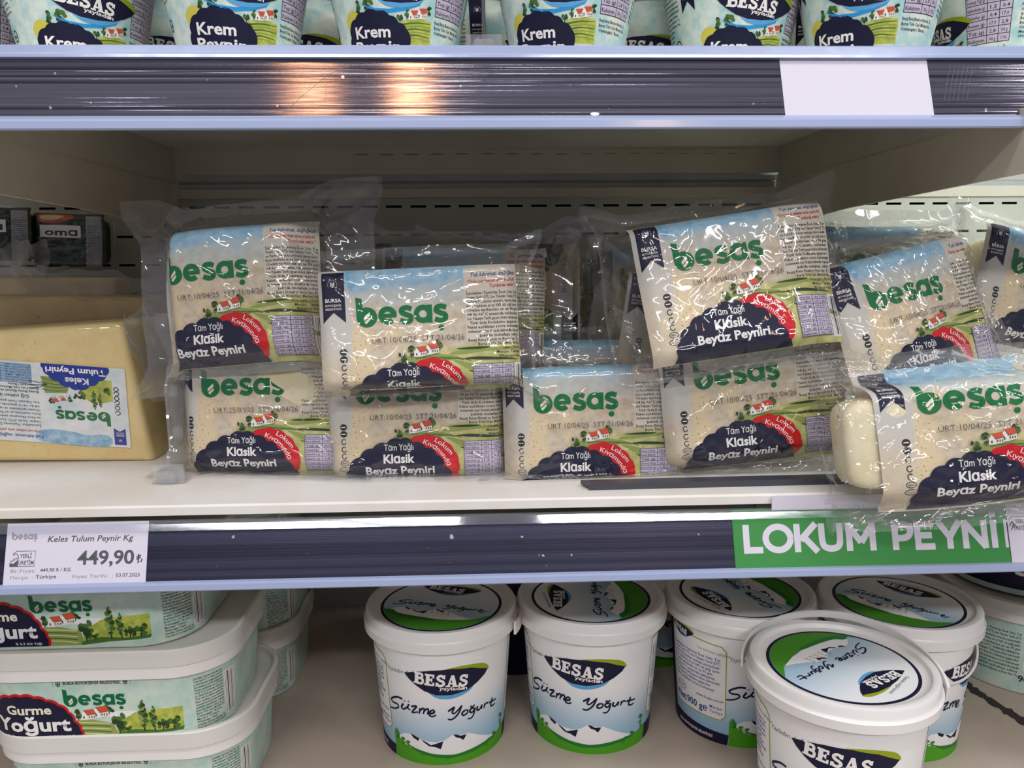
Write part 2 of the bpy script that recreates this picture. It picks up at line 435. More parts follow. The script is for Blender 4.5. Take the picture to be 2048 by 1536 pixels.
    def emit(s, name, mp, parent=None, maxe=3., lift=.1, uvs=.01):
        names = []; VV = []; TT = []; MI = []; UV = []; k = 0
        for V, T, m, L in s.it:
            P = V[T]                        # (n,3,2)
            for _ in range(9):
                e = np.linalg.norm(P - np.roll(P, -1, axis=1), axis=2); mx = e.max(1); big = mx > maxe
                if not big.any(): break
                B = P[big]; ia = e[big].argmax(1); r = np.arange(len(B))
                a, b, c = B[r, ia], B[r, (ia + 1) % 3], B[r, (ia + 2) % 3]; h = (a + b) / 2
                P = np.concatenate([P[~big], np.stack([a, h, c], 1), np.stack([h, b, c], 1)])
            fl = P.reshape(-1, 2); uq, inv = np.unique(np.round(fl, 4), axis=0, return_inverse=True); inv = inv.reshape(-1)
            pts = mp(uq[:, 0], uq[:, 1], L * lift)
            VV.append(pts); UV.append(uq * uvs); TT.append(inv.reshape(-1, 3) + k); k += len(uq)
            if m not in names: names.append(m)
            MI.append(np.full(len(P), names.index(m)))
        VV = np.vstack(VV); TT = np.vstack(TT); MI = np.concatenate(MI); UV = np.vstack(UV)
        me = bpy.data.meshes.new(name); me.vertices.add(len(VV)); me.vertices.foreach_set('co', VV.ravel())
        me.loops.add(len(TT) * 3); me.loops.foreach_set('vertex_index', TT.ravel().astype(np.int32))
        me.polygons.add(len(TT)); me.polygons.foreach_set('loop_start', np.arange(0, len(TT) * 3, 3, dtype=np.int32))
        for m in names: me.materials.append(MATS[m])
        me.polygons.foreach_set('material_index', MI.astype(np.int32))
        uvl = me.uv_layers.new(name='UVMap'); uvl.data.foreach_set('uv', UV[TT.ravel()].ravel())
        me.update(); me.validate()
        return link(name, me, parent)

# --- shared artwork pieces
def logo(m='green', leaf='cream_ink'):
    """the rounded lower-case dairy wordmark, 50 wide, baseline at 0"""
    A = Art(); k = 50 / 57.4
    def f(V): return np.asarray(V, float) * k
    B = Art()
    B.ell(6.6, -5.0, 6.4, 6.3, m, 0, 32)
    B.poly([(.1, -17.6), (3.9, -16.6), (4.3, -9.5), (1.2, -1.5), (.25, -5)], m, 0)
    B.poly([(4.6, -4.6), (8.4, -8.2), (8.8, -5.9), (4.9, -2.6)], leaf, 1)
    B.poly([(5.0, -1.9), (8.9, -5.1), (9.0, -3.6), (6.2, -.6)], leaf, 1)
    t = np.radians(np.linspace(5, -315, 34)); B.stroke(np.stack([19.4 + 4.1 * np.cos(t), -5.6 + 4.1 * np.sin(t)], 1), 3.3, m, 0, 0)
    B.rect(15.6, -6.6, 24.9, -4.2, m, 0)
    S = [(34.4, -9.0), (31.6, -10.0), (28.6, -9.3), (28.2, -7.2), (30.7, -5.8), (33.7, -4.4), (33.5, -1.9), (30.6, -1.0), (27.1, -2.2)]
    B.stroke(S, 3.1, m, 0, 6)
    B.ring(41.4, -5.6, 4.1, 4.1, 3.3, m, 0)
    B.rect(44., -11.2, 47.2, .1, m, 0)
    B.stroke([(x + 21.6, y) for x, y in S], 3.1, m, 0, 6)
    B.ell(52.4, 3.5, 1.9, 1.8, m, 0)
    A.add(B, f)
    return A
def put(dst, src, x, y, sc, L, rot=0., fx=1., m=None):
    c, q = math.cos(math.radians(rot)), math.sin(math.radians(rot))
    def f(V):
        X = V[:, 0] * sc * fx; Y = V[:, 1] * sc
        return np.stack([x + X * c - Y * q, y + X * q + Y * c], 1)
    dst.add(src, f, L, m)
def scallop(cx, cy, rx, ry, n=9, bump=.07, a0=180, a1=360, close=True):
    pts = []
    for t in np.linspace(0, 1, n * 8 + 1):
        a = math.radians(a0 + (a1 - a0) * t); k = 1 + bump * abs(math.sin(t * n * math.pi)) - bump * .5
        pts.append((cx + rx * k * math.cos(a), cy + ry * k * math.sin(a)))
    return pts
def cusps(pts, bulge=.22):
    """outline that bulges outwards between the given cusp points (listed clockwise on the page)"""
    out = []
    for (x0, y0), (x1, y1) in zip(pts[:-1], pts[1:]):
        for t in np.arange(6) / 6:
            k = 4 * t * (1 - t) * bulge; out.append((x0 + (x1 - x0) * t + (y1 - y0) * k, y0 + (y1 - y0) * t - (x1 - x0) * k))
    return out + [pts[-1]]
def blob_tree(A, x, y, w, h, L, rng, m1='leaf_green', m2='dark_leaf', n=7):
    A.rect(x - w * .05, y - h * .35, x + w * .05, y, m2, L)
    for i in range(n):
        A.ell(x + rng.uniform(-.32, .32) * w, y - h * .25 - rng.uniform(0, .65) * h, w * rng.uniform(.16, .28), h * rng.uniform(.12, .2), m1 if i % 2 else m2, L, 9, rng.uniform(0, 3))
def poplar(A, x, y, w, h, L, rng):
    A.rect(x - w * .07, y - h * .3, x + w * .07, y, 'dark_leaf', L)
    for i in range(16):
        t = i / 15; ww = w * (.5 * math.sin(math.pi * (.12 + .82 * t)) + .06)
        A.ell(x + rng.uniform(-.5, .5) * ww, y - h * (.18 + .8 * t), ww * .62, h * .075, ('leaf_green', 'dark_leaf', 'field_green')[i % 3 if i % 4 else 0], L, 8, rng.uniform(0, 3))
def house(A, x, y, w, h, L):
    A.poly([(x, y), (x, y - h * .5), (x + w * .25, y - h * .85), (x + w * .42, y - h * .5), (x + w * .42, y)], 'white_ink', L)
    A.poly([(x + w * .42, y), (x + w * .42, y - h * .5), (x + w, y - h * .62), (x + w, y - h * .12)], 'cream_ink', L)
    A.poly([(x + w * .22, y - h * .9), (x + w * .85, y - h), (x + w * 1.04, y - h * .55), (x + w * .44, y - h * .42)], 'roof_red', L)
    for k in (.52, .68, .84): A.rect(x + w * k, y - h * .36, x + w * (k + .07), y - h * .18, 'grey_ink', L + 1)
    A.rect(x + w * .14, y - h * .34, x + w * .24, y - h * .12, 'grey_ink', L + 1)
    A.stroke([(x + w * .22, y - h * .9), (x + w * .44, y - h * .42), (x + w * 1.04, y - h * .55)], w * .03, 'black_ink', L + 1, 0)
def village(A, x, y, w, L, seed=1):
    """two red-roofed houses with trees, w wide, standing on y"""
    r = random.Random(seed)
    blob_tree(A, x + w * .93, y - w * .18, w * .3, w * .38, L, r)
    house(A, x + w * .46, y - w * .06, w * .46, w * .40, L + 1)
    house(A, x + w * .10, y, w * .44, w * .36, L + 1)
    blob_tree(A, x + w * .02, y + w * .02, w * .2, w * .42, L + 2, r)
    blob_tree(A, x - w * .28, y + w * .16, w * .3, w * .32, L + 2, r)
def emblem(A, x, y, s, m, L):
    """municipal emblem: a cup-like U under a ring of dots"""
    A.stroke([(x - s * .28, y - s * .45), (x - s * .28, y + s * .25), (x, y + s * .5), (x + s * .28, y + s * .25), (x + s * .28, y - s * .45)], s * .13, m, L, 0)
    A.rect(x - s * .22, y - s * .1, x + s * .22, y + s * .05, m, L); A.rect(x - s * .06, y - s * .4, x + s * .06, y + s * .35, m, L)
    for k in range(11):
        a = math.radians(150 + k * 24); A.ell(x + s * .85 * math.cos(a), y + s * .8 * math.sin(a), s * .07, s * .07, m, L, 6)
def banner(A, x0, y0, x1, y1, m, L, notch=.2):
    xm = (x0 + x1) / 2; h = y1 - y0
    A.poly([(x0, y0), (x1, y0), (x1, y1), (xm, y1 - h * notch), (x0, y1)], m, L)
    w = x1 - x0
    emblem(A, xm, y0 + h * .26, w * .24, 'white_ink', L + 1)
    A.text('BURSA', xm, y0 + h * .60, w * .15, 'white_ink', L + 1, .02, width=w * .68)
    A.text('BÜYÜKŞEHİR', xm, y0 + h * .68, w * .08, 'white_ink', L + 1, .01, width=w * .68, res=1)
    A.text('BELEDİYESİ', xm, y0 + h * .75, w * .08, 'white_ink', L + 1, .01, width=w * .68, res=1)
LINES = ['İçindekiler: Pastörize İnek Sütü, Tuz', 'Üretim Tarihi (ÜT), Son Tüketim Tarihi (STT)', 've Parti Numarası ambalaj üzerindedir.', 'Kuru maddede en az %45 süt yağı içerir.', 'Üretim tarihinden en az 90 gün',
         '+4 ile +6°C arasında saklayınız.', 'Son Tüketim Tarihi geçen ürünü tüketmeyin', 'Türk Gıda Kodeksine uygundur.', 'Paket açıldıktan sonra kurumayı', 'önlemek için buzdolabında kapalı', 'şekilde muhafaza ediniz.',
         'Besaş Bursa Ekmek ve Besin San. Tic.', 'Bursa Yolu Cad. Merkez No', 'Osmangazi / Bursa', 'Menşei: Türkiye', 'Whatsapp Hattı']
def textblock(A, x0, y0, x1, lines, pitch, h, m, L, align='r', bold=.012):
    for i, t in enumerate(lines):
        if not t: continue
        w = min((x1 - x0), len(t) * h * .66)
        xa = x1 if align == 'r' else x0
        A.text(t, xa, y0 + i * pitch, h, m, L, bold, width=w, align=align, res=1)
def table(A, x0, y0, x1, y1, rows, cols, bg, ink, L, th=.25):
    A.rect(x0, y0, x1, y1, bg, L)
    for i in range(rows + 1): y = y0 + (y1 - y0) * i / rows; A.rect(x0, y - th / 2, x1, y + th / 2, ink, L + 1)
    xs = [x0] + [x0 + (x1 - x0) * c for c in cols] + [x1]
    for x in xs: A.rect(x - th / 2, y0, x + th / 2, y1, ink, L + 1)
    rh = (y1 - y0) / rows; nm = ['Enerji ve Besin', 'Enerji (kJ/kcal)', 'Yağ (g)', 'Doymuş Yağ (g)', 'Karbonhidrat (g)', 'Şekerler (g)', 'Protein (g)', 'Tuz (g)', 'Kalsiyum', 'Lif']
    for i in range(rows):
        y = y0 + rh * (i + .76); A.text(nm[i % 10], xs[0] + th * 2, y, rh * .44, ink, L + 1, .012, width=(xs[1] - xs[0]) * .82, align='l', res=1)
        for k in range(1, len(xs) - 1): A.text(('100 g', '1196', '24,0', '15,2', '1,5', '0,4', '17,0', '2,8')[(i + k - 1) % 8], (xs[k] + xs[k + 1]) / 2, y, rh * .44, ink, L + 1, .012, width=(xs[k + 1] - xs[k]) * .55, res=1)
def barcode(A, x0, y0, x1, y1, L, seed=3):
    r = random.Random(seed); x = x0
    A.rect(x0 - 1, y0 - 1, x1 + 1, y1 + 1, 'white_ink', L)
    while x < x1:
        w = r.choice((.3, .3, .6, .9)); A.rect(x, y0, x + w, y1, 'black_ink', L + 1); x += w + r.choice((.4, .6, .9))
def slab_word(m):
    """slab-serif capitals of the older dairy shield, 44 wide, 10 high"""
    A = Art()
    def R(x0, y0, x1, y1): A.rect(x0, y0, x1, y1, m, 0)
    R(.6, -10, 3.6, 0); R(-.4, -10, 3, -8.7); R(-.4, -1.3, 3, 0)
    A.stroke([(3, -9.1), (6, -9), (6.6, -7.4), (6, -5.7), (3, -5.5)], 2, m, 0, 5); A.stroke([(3, -5.1), (6.6, -5), (7.4, -3), (6.6, -1.0), (3, -.9)], 2, m, 0, 5)
    R(9.8, -10, 12.8, 0); R(8.8, -10, 16.4, -8.3); R(8.8, -1.7, 16.8, 0); R(9.8, -5.9, 15, -4.3); R(15, -10, 16.4, -6.9); R(15.4, -3.1, 16.8, 0); R(14, -6.8, 15, -3.4)
    S = [(24.2, -7.2), (23, -9), (20.6, -9.1), (19.2, -7.4), (20.6, -5.6), (23.4, -4.4), (24.4, -2.6), (22.8, -1), (20.2, -1), (18.6, -3)]
    A.stroke(S, 2.2, m, 0, 5); R(24.1, -10, 25.1, -6.6); R(17.9, -3.4, 18.9, 0)
    A.poly([(27.2, 0), (29.8, -10), (32.2, -10), (35.4, 0), (32.2, 0), (30.4, -6.6), (28.8, 0)], m, 0); R(28.2, -3.6, 32.8, -2.2); R(25.9, -1.3, 29.8, 0); R(31.4, -1.3, 36.3, 0)
    A.stroke([(x + 18.6, y) for x, y in S], 2.2, m, 0, 5); R(42.7, -10, 43.7, -6.6); R(36.5, -3.4, 37.5, 0)
    A.stroke([(40.2, 0), (41.2, 1.2), (40.2, 2.4), (39, 2.2)], .9, m, 0, 4)
    return A
# coordinates read on the white yoghurt bucket, turned into (arc mm, mm above the base)
def b2(x, y):
    R = 360 + (y - 800) * (-.075); t = math.asin(max(-.985, min(.985, (x - 1515) / R)))
    h = (1470 - 140 * (1 - math.cos(t)) - y) * .137
    return (t * 55, -h)
def P2(pts): return [b2(*p) for p in pts]
def shield_art():
    A = Art()
    A.poly(P2([(1388, 1012), (1430, 1030), (1500, 1042), (1560, 1030), (1612, 1002), (1590, 1035), (1540, 1060), (1480, 1068), (1425, 1052)]), 'sky_ink', 0, 4)
    A.poly(P2([(1470, 889), (1560, 880), (1655, 885), (1691, 908), (1688, 930), (1640, 912), (1560, 898)]), 'olive', 0, 4)
    A.poly(P2([(1281, 891), (1330, 888), (1400, 887), (1500, 890), (1600, 900), (1689, 926), (1672, 955), (1630, 995), (1575, 1030), (1500, 1045), (1425, 1036), (1370, 1005), (1330, 965), (1300, 925)]), 'navy', 1)
    w = slab_word('white_ink'); x0, y0 = b2(1322, 950); x1, y1 = b2(1612, 998)
    put(A, w, x0 + .6, y0 + .2, .95, 2, 6.)
    tx, ty = b2(1508, 1018); A.text('yayladan', tx, ty, 2.7, 'white_ink', 2, .02, 6., width=22)
    return A
SHIELD = shield_art()
def script_art(m='navy'):
    """brush-script product name"""
    A = Art(); S = [
        [(1272, 1052), (1248, 1042), (1224, 1054), (1230, 1074), (1250, 1086), (1254, 1104), (1236, 1114), (1210, 1104)],
        [(1276, 1080), (1268, 1102), (1277, 1113), (1293, 1102), (1301, 1083), (1296, 1106), (1307, 1118)], [(1281, 1062), (1283, 1068)], [(1299, 1064), (1301, 1070)],
        [(1312, 1097), (1336, 1097), (1315, 1132), (1342, 1131)],
        [(1352, 1108), (1347, 1142)], [(1349, 1124), (1364, 1110), (1371, 1118), (1366, 1144)], [(1368, 1128), (1383, 1114), (1390, 1122), (1385, 1148)],
        [(1397, 1146), (1416, 1139), (1412, 1125), (1398, 1131), (1394, 1153), (1408, 1163), (1425, 1156)],
        [(1482, 1142), (1512, 1122), (1502, 1150), (1514, 1158), (1547, 1122)], [(1549, 1118), (1531, 1165), (1502, 1193), (1480, 1189)],
        [(1566, 1150), (1551, 1164), (1556, 1179), (1574, 1173), (1580, 1156), (1566, 1150)],
        [(1611, 1146), (1594, 1151), (1591, 1168), (1606, 1171), (1617, 1148), (1612, 1182), (1598, 1206), (1579, 1206)], [(1593, 1133), (1604, 1140), (1616, 1129)],
        [(1632, 1142), (1628, 1163), (1641, 1167), (1656, 1142), (1653, 1166)],
        [(1672, 1138), (1667, 1166)], [(1670, 1150), (1682, 1138), (1693, 1143)],
        [(1717, 1116), (1708, 1160), (1719, 1167), (1735, 1158)], [(1697, 1141), (1742, 1133)]]
    for k in S: A.stroke(P2(k), 1.75, m, 0, 5, 1.25, cap=False)
    return A
SCRIPT = script_art()
def mountain_art():
    A = Art()
    A.poly(P2([(1250, 1276), (1285, 1261), (1312, 1266), (1345, 1292), (1380, 1312), (1430, 1322), (1470, 1312), (1508, 1284), (1540, 1296), (1585, 1294), (1640, 1322), (1700, 1345), (1768, 1352), (1768, 1375), (1600, 1420), (1500, 1440), (1400, 1425), (1300, 1375), (1260, 1320)]), 'snow_ink', 0)
    for r in ([(1308, 1262), (1322, 1272), (1348, 1294), (1342, 1308), (1320, 1288)], [(1356, 1300), (1380, 1318), (1400, 1338), (1458, 1320), (1452, 1348), (1446, 1368), (1420, 1352), (1392, 1344), (1366, 1316)],
              [(1504, 1286), (1524, 1290), (1542, 1302), (1572, 1298), (1566, 1314), (1556, 1332), (1540, 1316), (1520, 1308)]):
        A.poly(P2(r), 'navy', 1)
    return A
MOUNT = mountain_art()

# ------------------------------------------------------------------ the white-cheese pack: soft pillow pouch around a block
def edge_table(T, r, th, drop, phi, L=70., ds=.2):
    n = int(L / ds); pl = np.zeros(n + 1); zn = np.ones(n + 1); ex = np.zeros(n + 1); fl = np.zeros(n + 1)
    th = math.radians(th); phi = math.radians(phi); a = 0.; f = 0.; z = 1.; p = 0.; x = 0.; st = None
    for i in range(1, n + 1):
        if st is None and z <= 1 - drop + .16: st = i * ds
        tgt = th if st is None else 0.
        a += (tgt - a) * ds / (r * .45 if st is None else 2.2)
        f += ((phi if st is not None else 0) - f) * ds / 4.
        p += math.cos(a) * math.cos(f) * ds; z -= math.sin(a) * ds / T; z = max(z, 1 - drop); x += math.sin(f) * ds
        pl[i], zn[i], ex[i] = p, z, x; fl[i] = 0 if st is None else i * ds - st
    return ds, pl, zn, ex, fl
class Pouch:
    """maps flat print coordinates (u, v down; print is 0..112 x 0..84) onto the filled pouch"""
    def __init__(s, seed=0, fu=(7, 101), fv=(7, 73), T=19, sc=1.15e-3, th=(58, 62, 72, 50), drop=(1, 1, 1, .55), phi=(0, 0, -8, 62), flange=(9, 9, 8, 9), wob=1., c=(46, 26.5), bow=(0, 0)):
        s.fu, s.fv, s.T, s.sc, s.c, s.flw, s.bow = fu, fv, T, sc, c, flange, bow
        s.rng = np.random.RandomState(seed + 11); s.wob = wob
        s.tb = [edge_table(T, 9, th[i], drop[i], phi[i]) for i in range(4)]      # left, right, top, bottom
        s.k = s.rng.normal(size=(6, 2)); s.k /= np.linalg.norm(s.k, axis=1, keepdims=True); s.k *= s.rng.uniform(.03, .10, (6, 1)); s.ph = s.rng.uniform(0, 6.3, 6)
        s.k2 = s.rng.normal(size=(9, 2)); s.k2 /= np.linalg.norm(s.k2, axis=1, keepdims=True); s.k2 *= s.rng.uniform(.05, .17, (9, 1)); s.ph2 = s.rng.uniform(0, 6.3, 9)
    def axis(s, q, lo, hi, ta, tb):
        pos = np.clip(q, lo, hi).astype(float); zn = np.ones_like(pos); ex = np.zeros_like(pos); fl = np.zeros_like(pos)
        for msk, sg, tabl in ((q < lo, -1, ta), (q > hi, 1, tb)):
            d = np.where(msk, np.abs(q - (lo if sg < 0 else hi)), 0); i = np.clip((d / tabl[0]).astype(int), 0, len(tabl[1]) - 1)
            pos = np.where(msk, (lo if sg < 0 else hi) + sg * tabl[1][i], pos); zn = np.where(msk, tabl[2][i], zn); ex = np.where(msk, tabl[3][i], ex); fl = np.where(msk, tabl[4][i], fl)
        return pos, zn, ex, fl
    def raw(s, u, v):
        X, zu, eu, flu = s.axis(u, *s.fu, s.tb[0], s.tb[1]); Y, zv, ev, flv = s.axis(v, *s.fv, s.tb[2], s.tb[3])
        x = u + (X - u) * np.clip(zv * 1.15, 0, 1); y = v + (Y - v) * np.clip(zu * 1.1, 0, 1)
        z = s.T * zu * zv + eu + ev
        d = sum(np.sin(u * s.k[i, 0] + v * s.k[i, 1] + s.ph[i]) for i in range(6)) * .45 * s.wob
        edge = 1 - np.minimum(zu, zv)
        z = z + d * (1 + 3.2 * edge)
        y = y + s.bow[0] * ((u - 55) / 55) ** 2 * (v < 40) ; x = x + s.bow[1] * ((v - 40) / 40) ** 2 * (u > 55)
        return x, y, z
    def seal(s, u, v):
        _, _, _, a = s.axis(u, *s.fu, s.tb[0], s.tb[1]); _, _, _, b = s.axis(v, *s.fv, s.tb[2], s.tb[3])
        return np.clip(np.maximum(a, b) / 2.5, 0, 1)
    def wrinkle(s, u, v):
        w = 0.
        for i in range(9):
            ph = u * s.k2[i, 0] + v * s.k2[i, 1] + s.ph2[i] + .8 * np.sin(u * s.k[i % 6, 0] * 1.7 + v * s.k[i % 6, 1] * 1.7)
            w = w + (1 - np.abs(np.sin(ph))) ** 4 * .42
        for cu in s.fu:
            for cv in s.fv:
                du, dv = u - cu, v - cv; dd = np.hypot(du, dv); an = np.arctan2(dv, du)
                w = w + np.abs(np.sin(an * 4 + cu + s.ph[0])) ** 3 * np.exp(-((dd - 9) / 9) ** 2) * 1.1
        return w
    rot = None
    def pos(s, u, v):
        x, y, z = s.raw(u, v)
        p = np.stack([(x - s.c[0]), -z, -(y - s.c[1])], 1) * s.sc
        return p if s.rot is None else s.fold(p)
    def fold(s, p):
        """what would sink into the deck lies forward on it instead"""
        w = p @ s.rot.T + s.loc; d = np.maximum(s.floor - w[:, 2], 0)
        w[:, 1] -= d * .95; w[:, 2] = np.where(d > 0, s.floor + .0004 * np.sin(w[:, 0] * 260) + .0004, w[:, 2])
        return (w - s.loc) @ s.rot
    def place(s, loc, rot, floor):
        s.rot = np.array(Matrix(__import__('mathutils').Euler(rot).to_matrix())); s.loc = np.array(loc); s.floor = floor
    def __call__(s, u, v, off=0.):
        p = s.pos(u, v); e = .4
        n = np.cross(s.pos(u + e, v) - s.pos(u - e, v), s.pos(u, v + e) - s.pos(u, v - e)); n /= np.maximum(np.linalg.norm(n, axis=1, keepdims=True), 1e-9)
        return p - n * (off * s.sc if np.isscalar(off) else (off * s.sc)[:, None]) * s.sgn
    sgn = 1.
    def film(s, name, parent, margin, step=1.3, m='clear_film', back=True, ulim=(0, 112), vlim=(0, 84)):
        u = np.arange(ulim[0] - margin[0], ulim[1] + margin[1] + .01, step); v = np.arange(vlim[0] - margin[2], vlim[1] + margin[3] + .01, step)
        U, Vv = np.meshgrid(u, v); uf, vf = U.ravel(), Vv.ravel()
        # scalloped cut line of the seal
        p = s(uf, vf, .9 + s.wrinkle(uf, vf) * s.wob)
        V = [p]; nu, nv = len(u), len(v); Fs = []
        idx = np.arange(nu * nv).reshape(nv, nu)
        q = np.stack([idx[:-1, :-1], idx[1:, :-1], idx[1:, 1:], idx[:-1, 1:]], -1).reshape(-1, 4)
        Fs.append(q); se = [s.seal(uf, vf)]
        if back:
            x_, y_, z_ = s.raw(uf, vf); pb = np.stack([x_ - s.c[0], z_ * .92 + 1.2, -(y_ - s.c[1])], 1) * s.sc
            if s.rot is not None: w_ = pb @ s.rot.T + s.loc; w_[:, 2] = np.maximum(w_[:, 2], s.floor + .0003); pb = (w_ - s.loc) @ s.rot
            V.append(pb); Fs.append(q[:, ::-1] + nu * nv); se.append(se[0] * .0)
        V = np.vstack(V); Fs = np.vstack(Fs); se = np.concatenate(se)
        me = bpy.data.meshes.new(name); me.from_pydata(V.tolist(), [], Fs.tolist()); me.materials.append(MATS[m])
        at = me.attributes.new('seal', 'FLOAT', 'POINT'); at.data.foreach_set('value', se.astype(np.float32))
        uvl = me.uv_layers.new(name='UVMap'); uu = np.stack([np.tile(uf, 2 if back else 1), np.tile(vf, 2 if back else 1)], 1) * .05
        uvl.data.foreach_set('uv', uu[Fs.ravel()].ravel())
        me.polygons.foreach_set('use_smooth', [True] * len(me.polygons)); me.update()
        return link(name, me, parent)
    def block(s, name, parent, m='white_cheese', n=7., seg=(44, 26), grow=(1.5, 1.5)):
        """the block of cheese inside: a superellipsoid with rough faces"""
        hx = (s.fu[1] - s.fu[0]) / 2 + grow[0]; hy = (s.fv[1] - s.fv[0]) / 2 + grow[1]; hz = s.T - 1.1
        cx, cy = sum(s.fu) / 2, sum(s.fv) / 2
        ex = 2. / n; V = []; Fs = []
        sg = lambda w, e_: math.copysign(abs(w) ** e_, w)
        for j in range(seg[1] + 1):
            t = -math.pi / 2 + math.pi * j / seg[1]
            for i in range(seg[0]):
                a = 2 * math.pi * i / seg[0]
                V.append(((cx - s.c[0] + hx * sg(math.cos(t), ex) * sg(math.cos(a), ex)) * s.sc, hz * sg(math.sin(t), ex) * s.sc, (-(cy - s.c[1]) + hy * sg(math.cos(t), ex) * sg(math.sin(a), ex)) * s.sc))
        for j in range(seg[1]):
            for i in range(seg[0]):
                k = (i + 1) % seg[0]; Fs.append((j * seg[0] + i, j * seg[0] + k, (j + 1) * seg[0] + k, (j + 1) * seg[0] + i))
        V = np.array(V)
        if s.rot is not None: w_ = V @ s.rot.T + s.loc; w_[:, 2] = np.maximum(w_[:, 2], s.floor + .001); V = (w_ - s.loc) @ s.rot
        return mesh(name, V, Fs, m, parent, True)

def pack_art(date='ÜRT:10/04/25  STT:21/04/26', full=True):
    A = Art()
    A.grid(0, 0, 112, 84, 'pack_print', 0, 1.6)
    banner(A, 3, 2, 15.5, 30, 'navy', 1, .2)
    # icons down the left edge
    for k, y in enumerate((46, 50, 54.5, 59, 63, 67, 71)):
        if k in (0, 1): A.ell(13.5, y, 2.1, 1.9, 'black_ink', 1, 14); A.rect(12.2, y - .25, 14.8, y + .25, 'white_ink', 2)
        elif k in (5, 6): A.ring(13.5, y, 3.2 if k == 6 else 2.4, 1.5, .35, 'black_ink', 1); A.text(('HELAL', '16-0100')[k - 5], 13.5, y + .5, 1., 'black_ink', 1, .01, width=3.2, res=1)
        else: A.ring(13.5, y, 1.3, 1.5, .5, 'black_ink', 1, 20, 320, 14)
    put(A, logo(), 21, 32, 1., 2)
    A.text(date, 54, 42.2, 3.0, 'date_ink', 10, -.004, width=50)
    # hills
    A.poly([(66, 50), (74, 46.5), (86, 44.8), (112, 45.5), (112, 84), (60, 84)], 'hill_wash', 1)
    A.poly([(70, 49.6), (80, 47.6), (92, 47.2), (106, 47.6), (106, 48.6), (90, 49), (78, 50.2)], 'field_green', 2, 3)
    A.poly([(74, 47.2), (84, 46.4), (93, 46.8), (86, 47.8)], 'dark_leaf', 3, 3)
    A.poly([(78, 52.6), (86, 51.9), (98, 52.8), (110, 54.2), (98, 54), (88, 53.6)], 'dark_leaf', 3, 3)
    A.poly([(72, 53), (84, 56), (94, 60), (112, 66), (112, 68), (94, 63.5), (82, 59)], 'field_green', 2, 3)
    A.poly([(80, 59), (90, 61.6), (104, 66), (104, 66.8), (90, 63)], 'dark_leaf', 3, 3)
    A.poly([(42, 52.4), (52, 49.4), (66, 49.6), (76, 52), (62, 54), (50, 55)], 'field_green', 2, 3)
    for k in range(4): A.stroke([(52 + k * 5, 51.6 + .3 * k), (60 + k * 5, 50.9 + .4 * k), (70 + k * 4, 52 + .6 * k)], .35, 'leaf_green', 3, 3)
    village(A, 49.6, 50.6, 16.5, 6)
    # red flash behind the dark cloud shape
    A.poly(cusps([(51, 55), (58, 52), (65.5, 52.6), (72, 56), (77, 61.5), (79.5, 68), (79, 74.5), (77, 79)], .14) + [(60, 78)], 'red', 4)
    A.poly(cusps([(14, 79), (16, 71), (22.5, 63.5), (30, 58.8), (38, 56), (46, 53.8), (53.5, 55.8), (60.5, 59.2), (67, 63.5), (71, 69.5), (75, 79)], .2), 'navy', 5)
    A.poly([(14.5, 78), (76.5, 78), (78, 83), (12, 83)], 'navy', 5)
    A.text('Tɑm Yɑğlı', 45, 60.3, 3.6, 'white_ink', 6, .006, width=17)
    A.text('Klɑsik', 45, 67.6, 4.9, 'white_ink', 6, .03, width=18)
    A.text('Beyɑz Peyniri', 45.5, 74.4, 4.6, 'white_ink', 6, .03, width=40)
    A.text('Lokum', 70.8, 59.2, 2.7, 'white_ink', 6, .004, 42, width=12.2, arc=24)
    A.text('Kıvɑmındɑ', 67.6, 61.8, 2.7, 'white_ink', 6, .004, 44, width=20, arc=22)
    # right-hand column
    A.rect(80, 3, 112, 44, 'column_ink', 1)
    A.text('Tek kıbrımız, sağlığınız', 110, 7.5, 2.2, 'print_blue', 2, .012, -2, width=26, shear=.3, align='r', res=1)
    A.text('“Ürün net miktarı arka yüzdedir.', 110, 11.0, 1.9, 'red_ink', 2, .014, -2, width=28, align='r', res=1)
    A.text('Tartılarak satılır.”', 110, 14.0, 1.9, 'red_ink', 2, .014, -2, width=16, align='r', res=1)
    textblock(A, 81, 18., 111, LINES, 2.32, 1.5, 'black_ink', 2)
    table(A, 83, 56, 105, 78.5, 9, (.46, .72), 'lavender', 'grey_ink', 6)
    barcode(A, 107, 57, 111, 79, 2)
    A.text('AA', 50, 86.5, 2, 'grey_ink', 1, .0, width=5); A.text('www.besas.com.tr', 62, 85.6, 1., 'grey_ink', 1, .0, width=14, res=1); A.text('ambalaj san.', 61, 87, 1., 'grey_ink', 1, .0, width=12, res=1)
    return A
ART = pack_art()
ART2 = pack_art('ÜRT:25/04/25  STT:16/04/26')
PACKGROUP = 'white cheese packs on the middle shelf'
def pack(label, px, py, Yf, roll, tilt=-8, yaw=0, art=None, margin=(17, 16, 19, 12), on_deck=True, **kw):
    P = Pouch(**kw)
    loc = atY(px, py, Yf) + np.array([0, P.T * P.sc, 0])
    rot = (math.radians(tilt), math.radians(roll), math.radians(yaw))
    if on_deck: P.place(loc, rot, MZ + .0004)
    o = thing('cheese_pack', label, 'cheese pack', loc, rot, PACKGROUP)
    P.block('cheese', o)
    (art or ART).emit('printed_label', P, o, 3.0, .13)
    P.film('wrapper', o, margin)
    return o
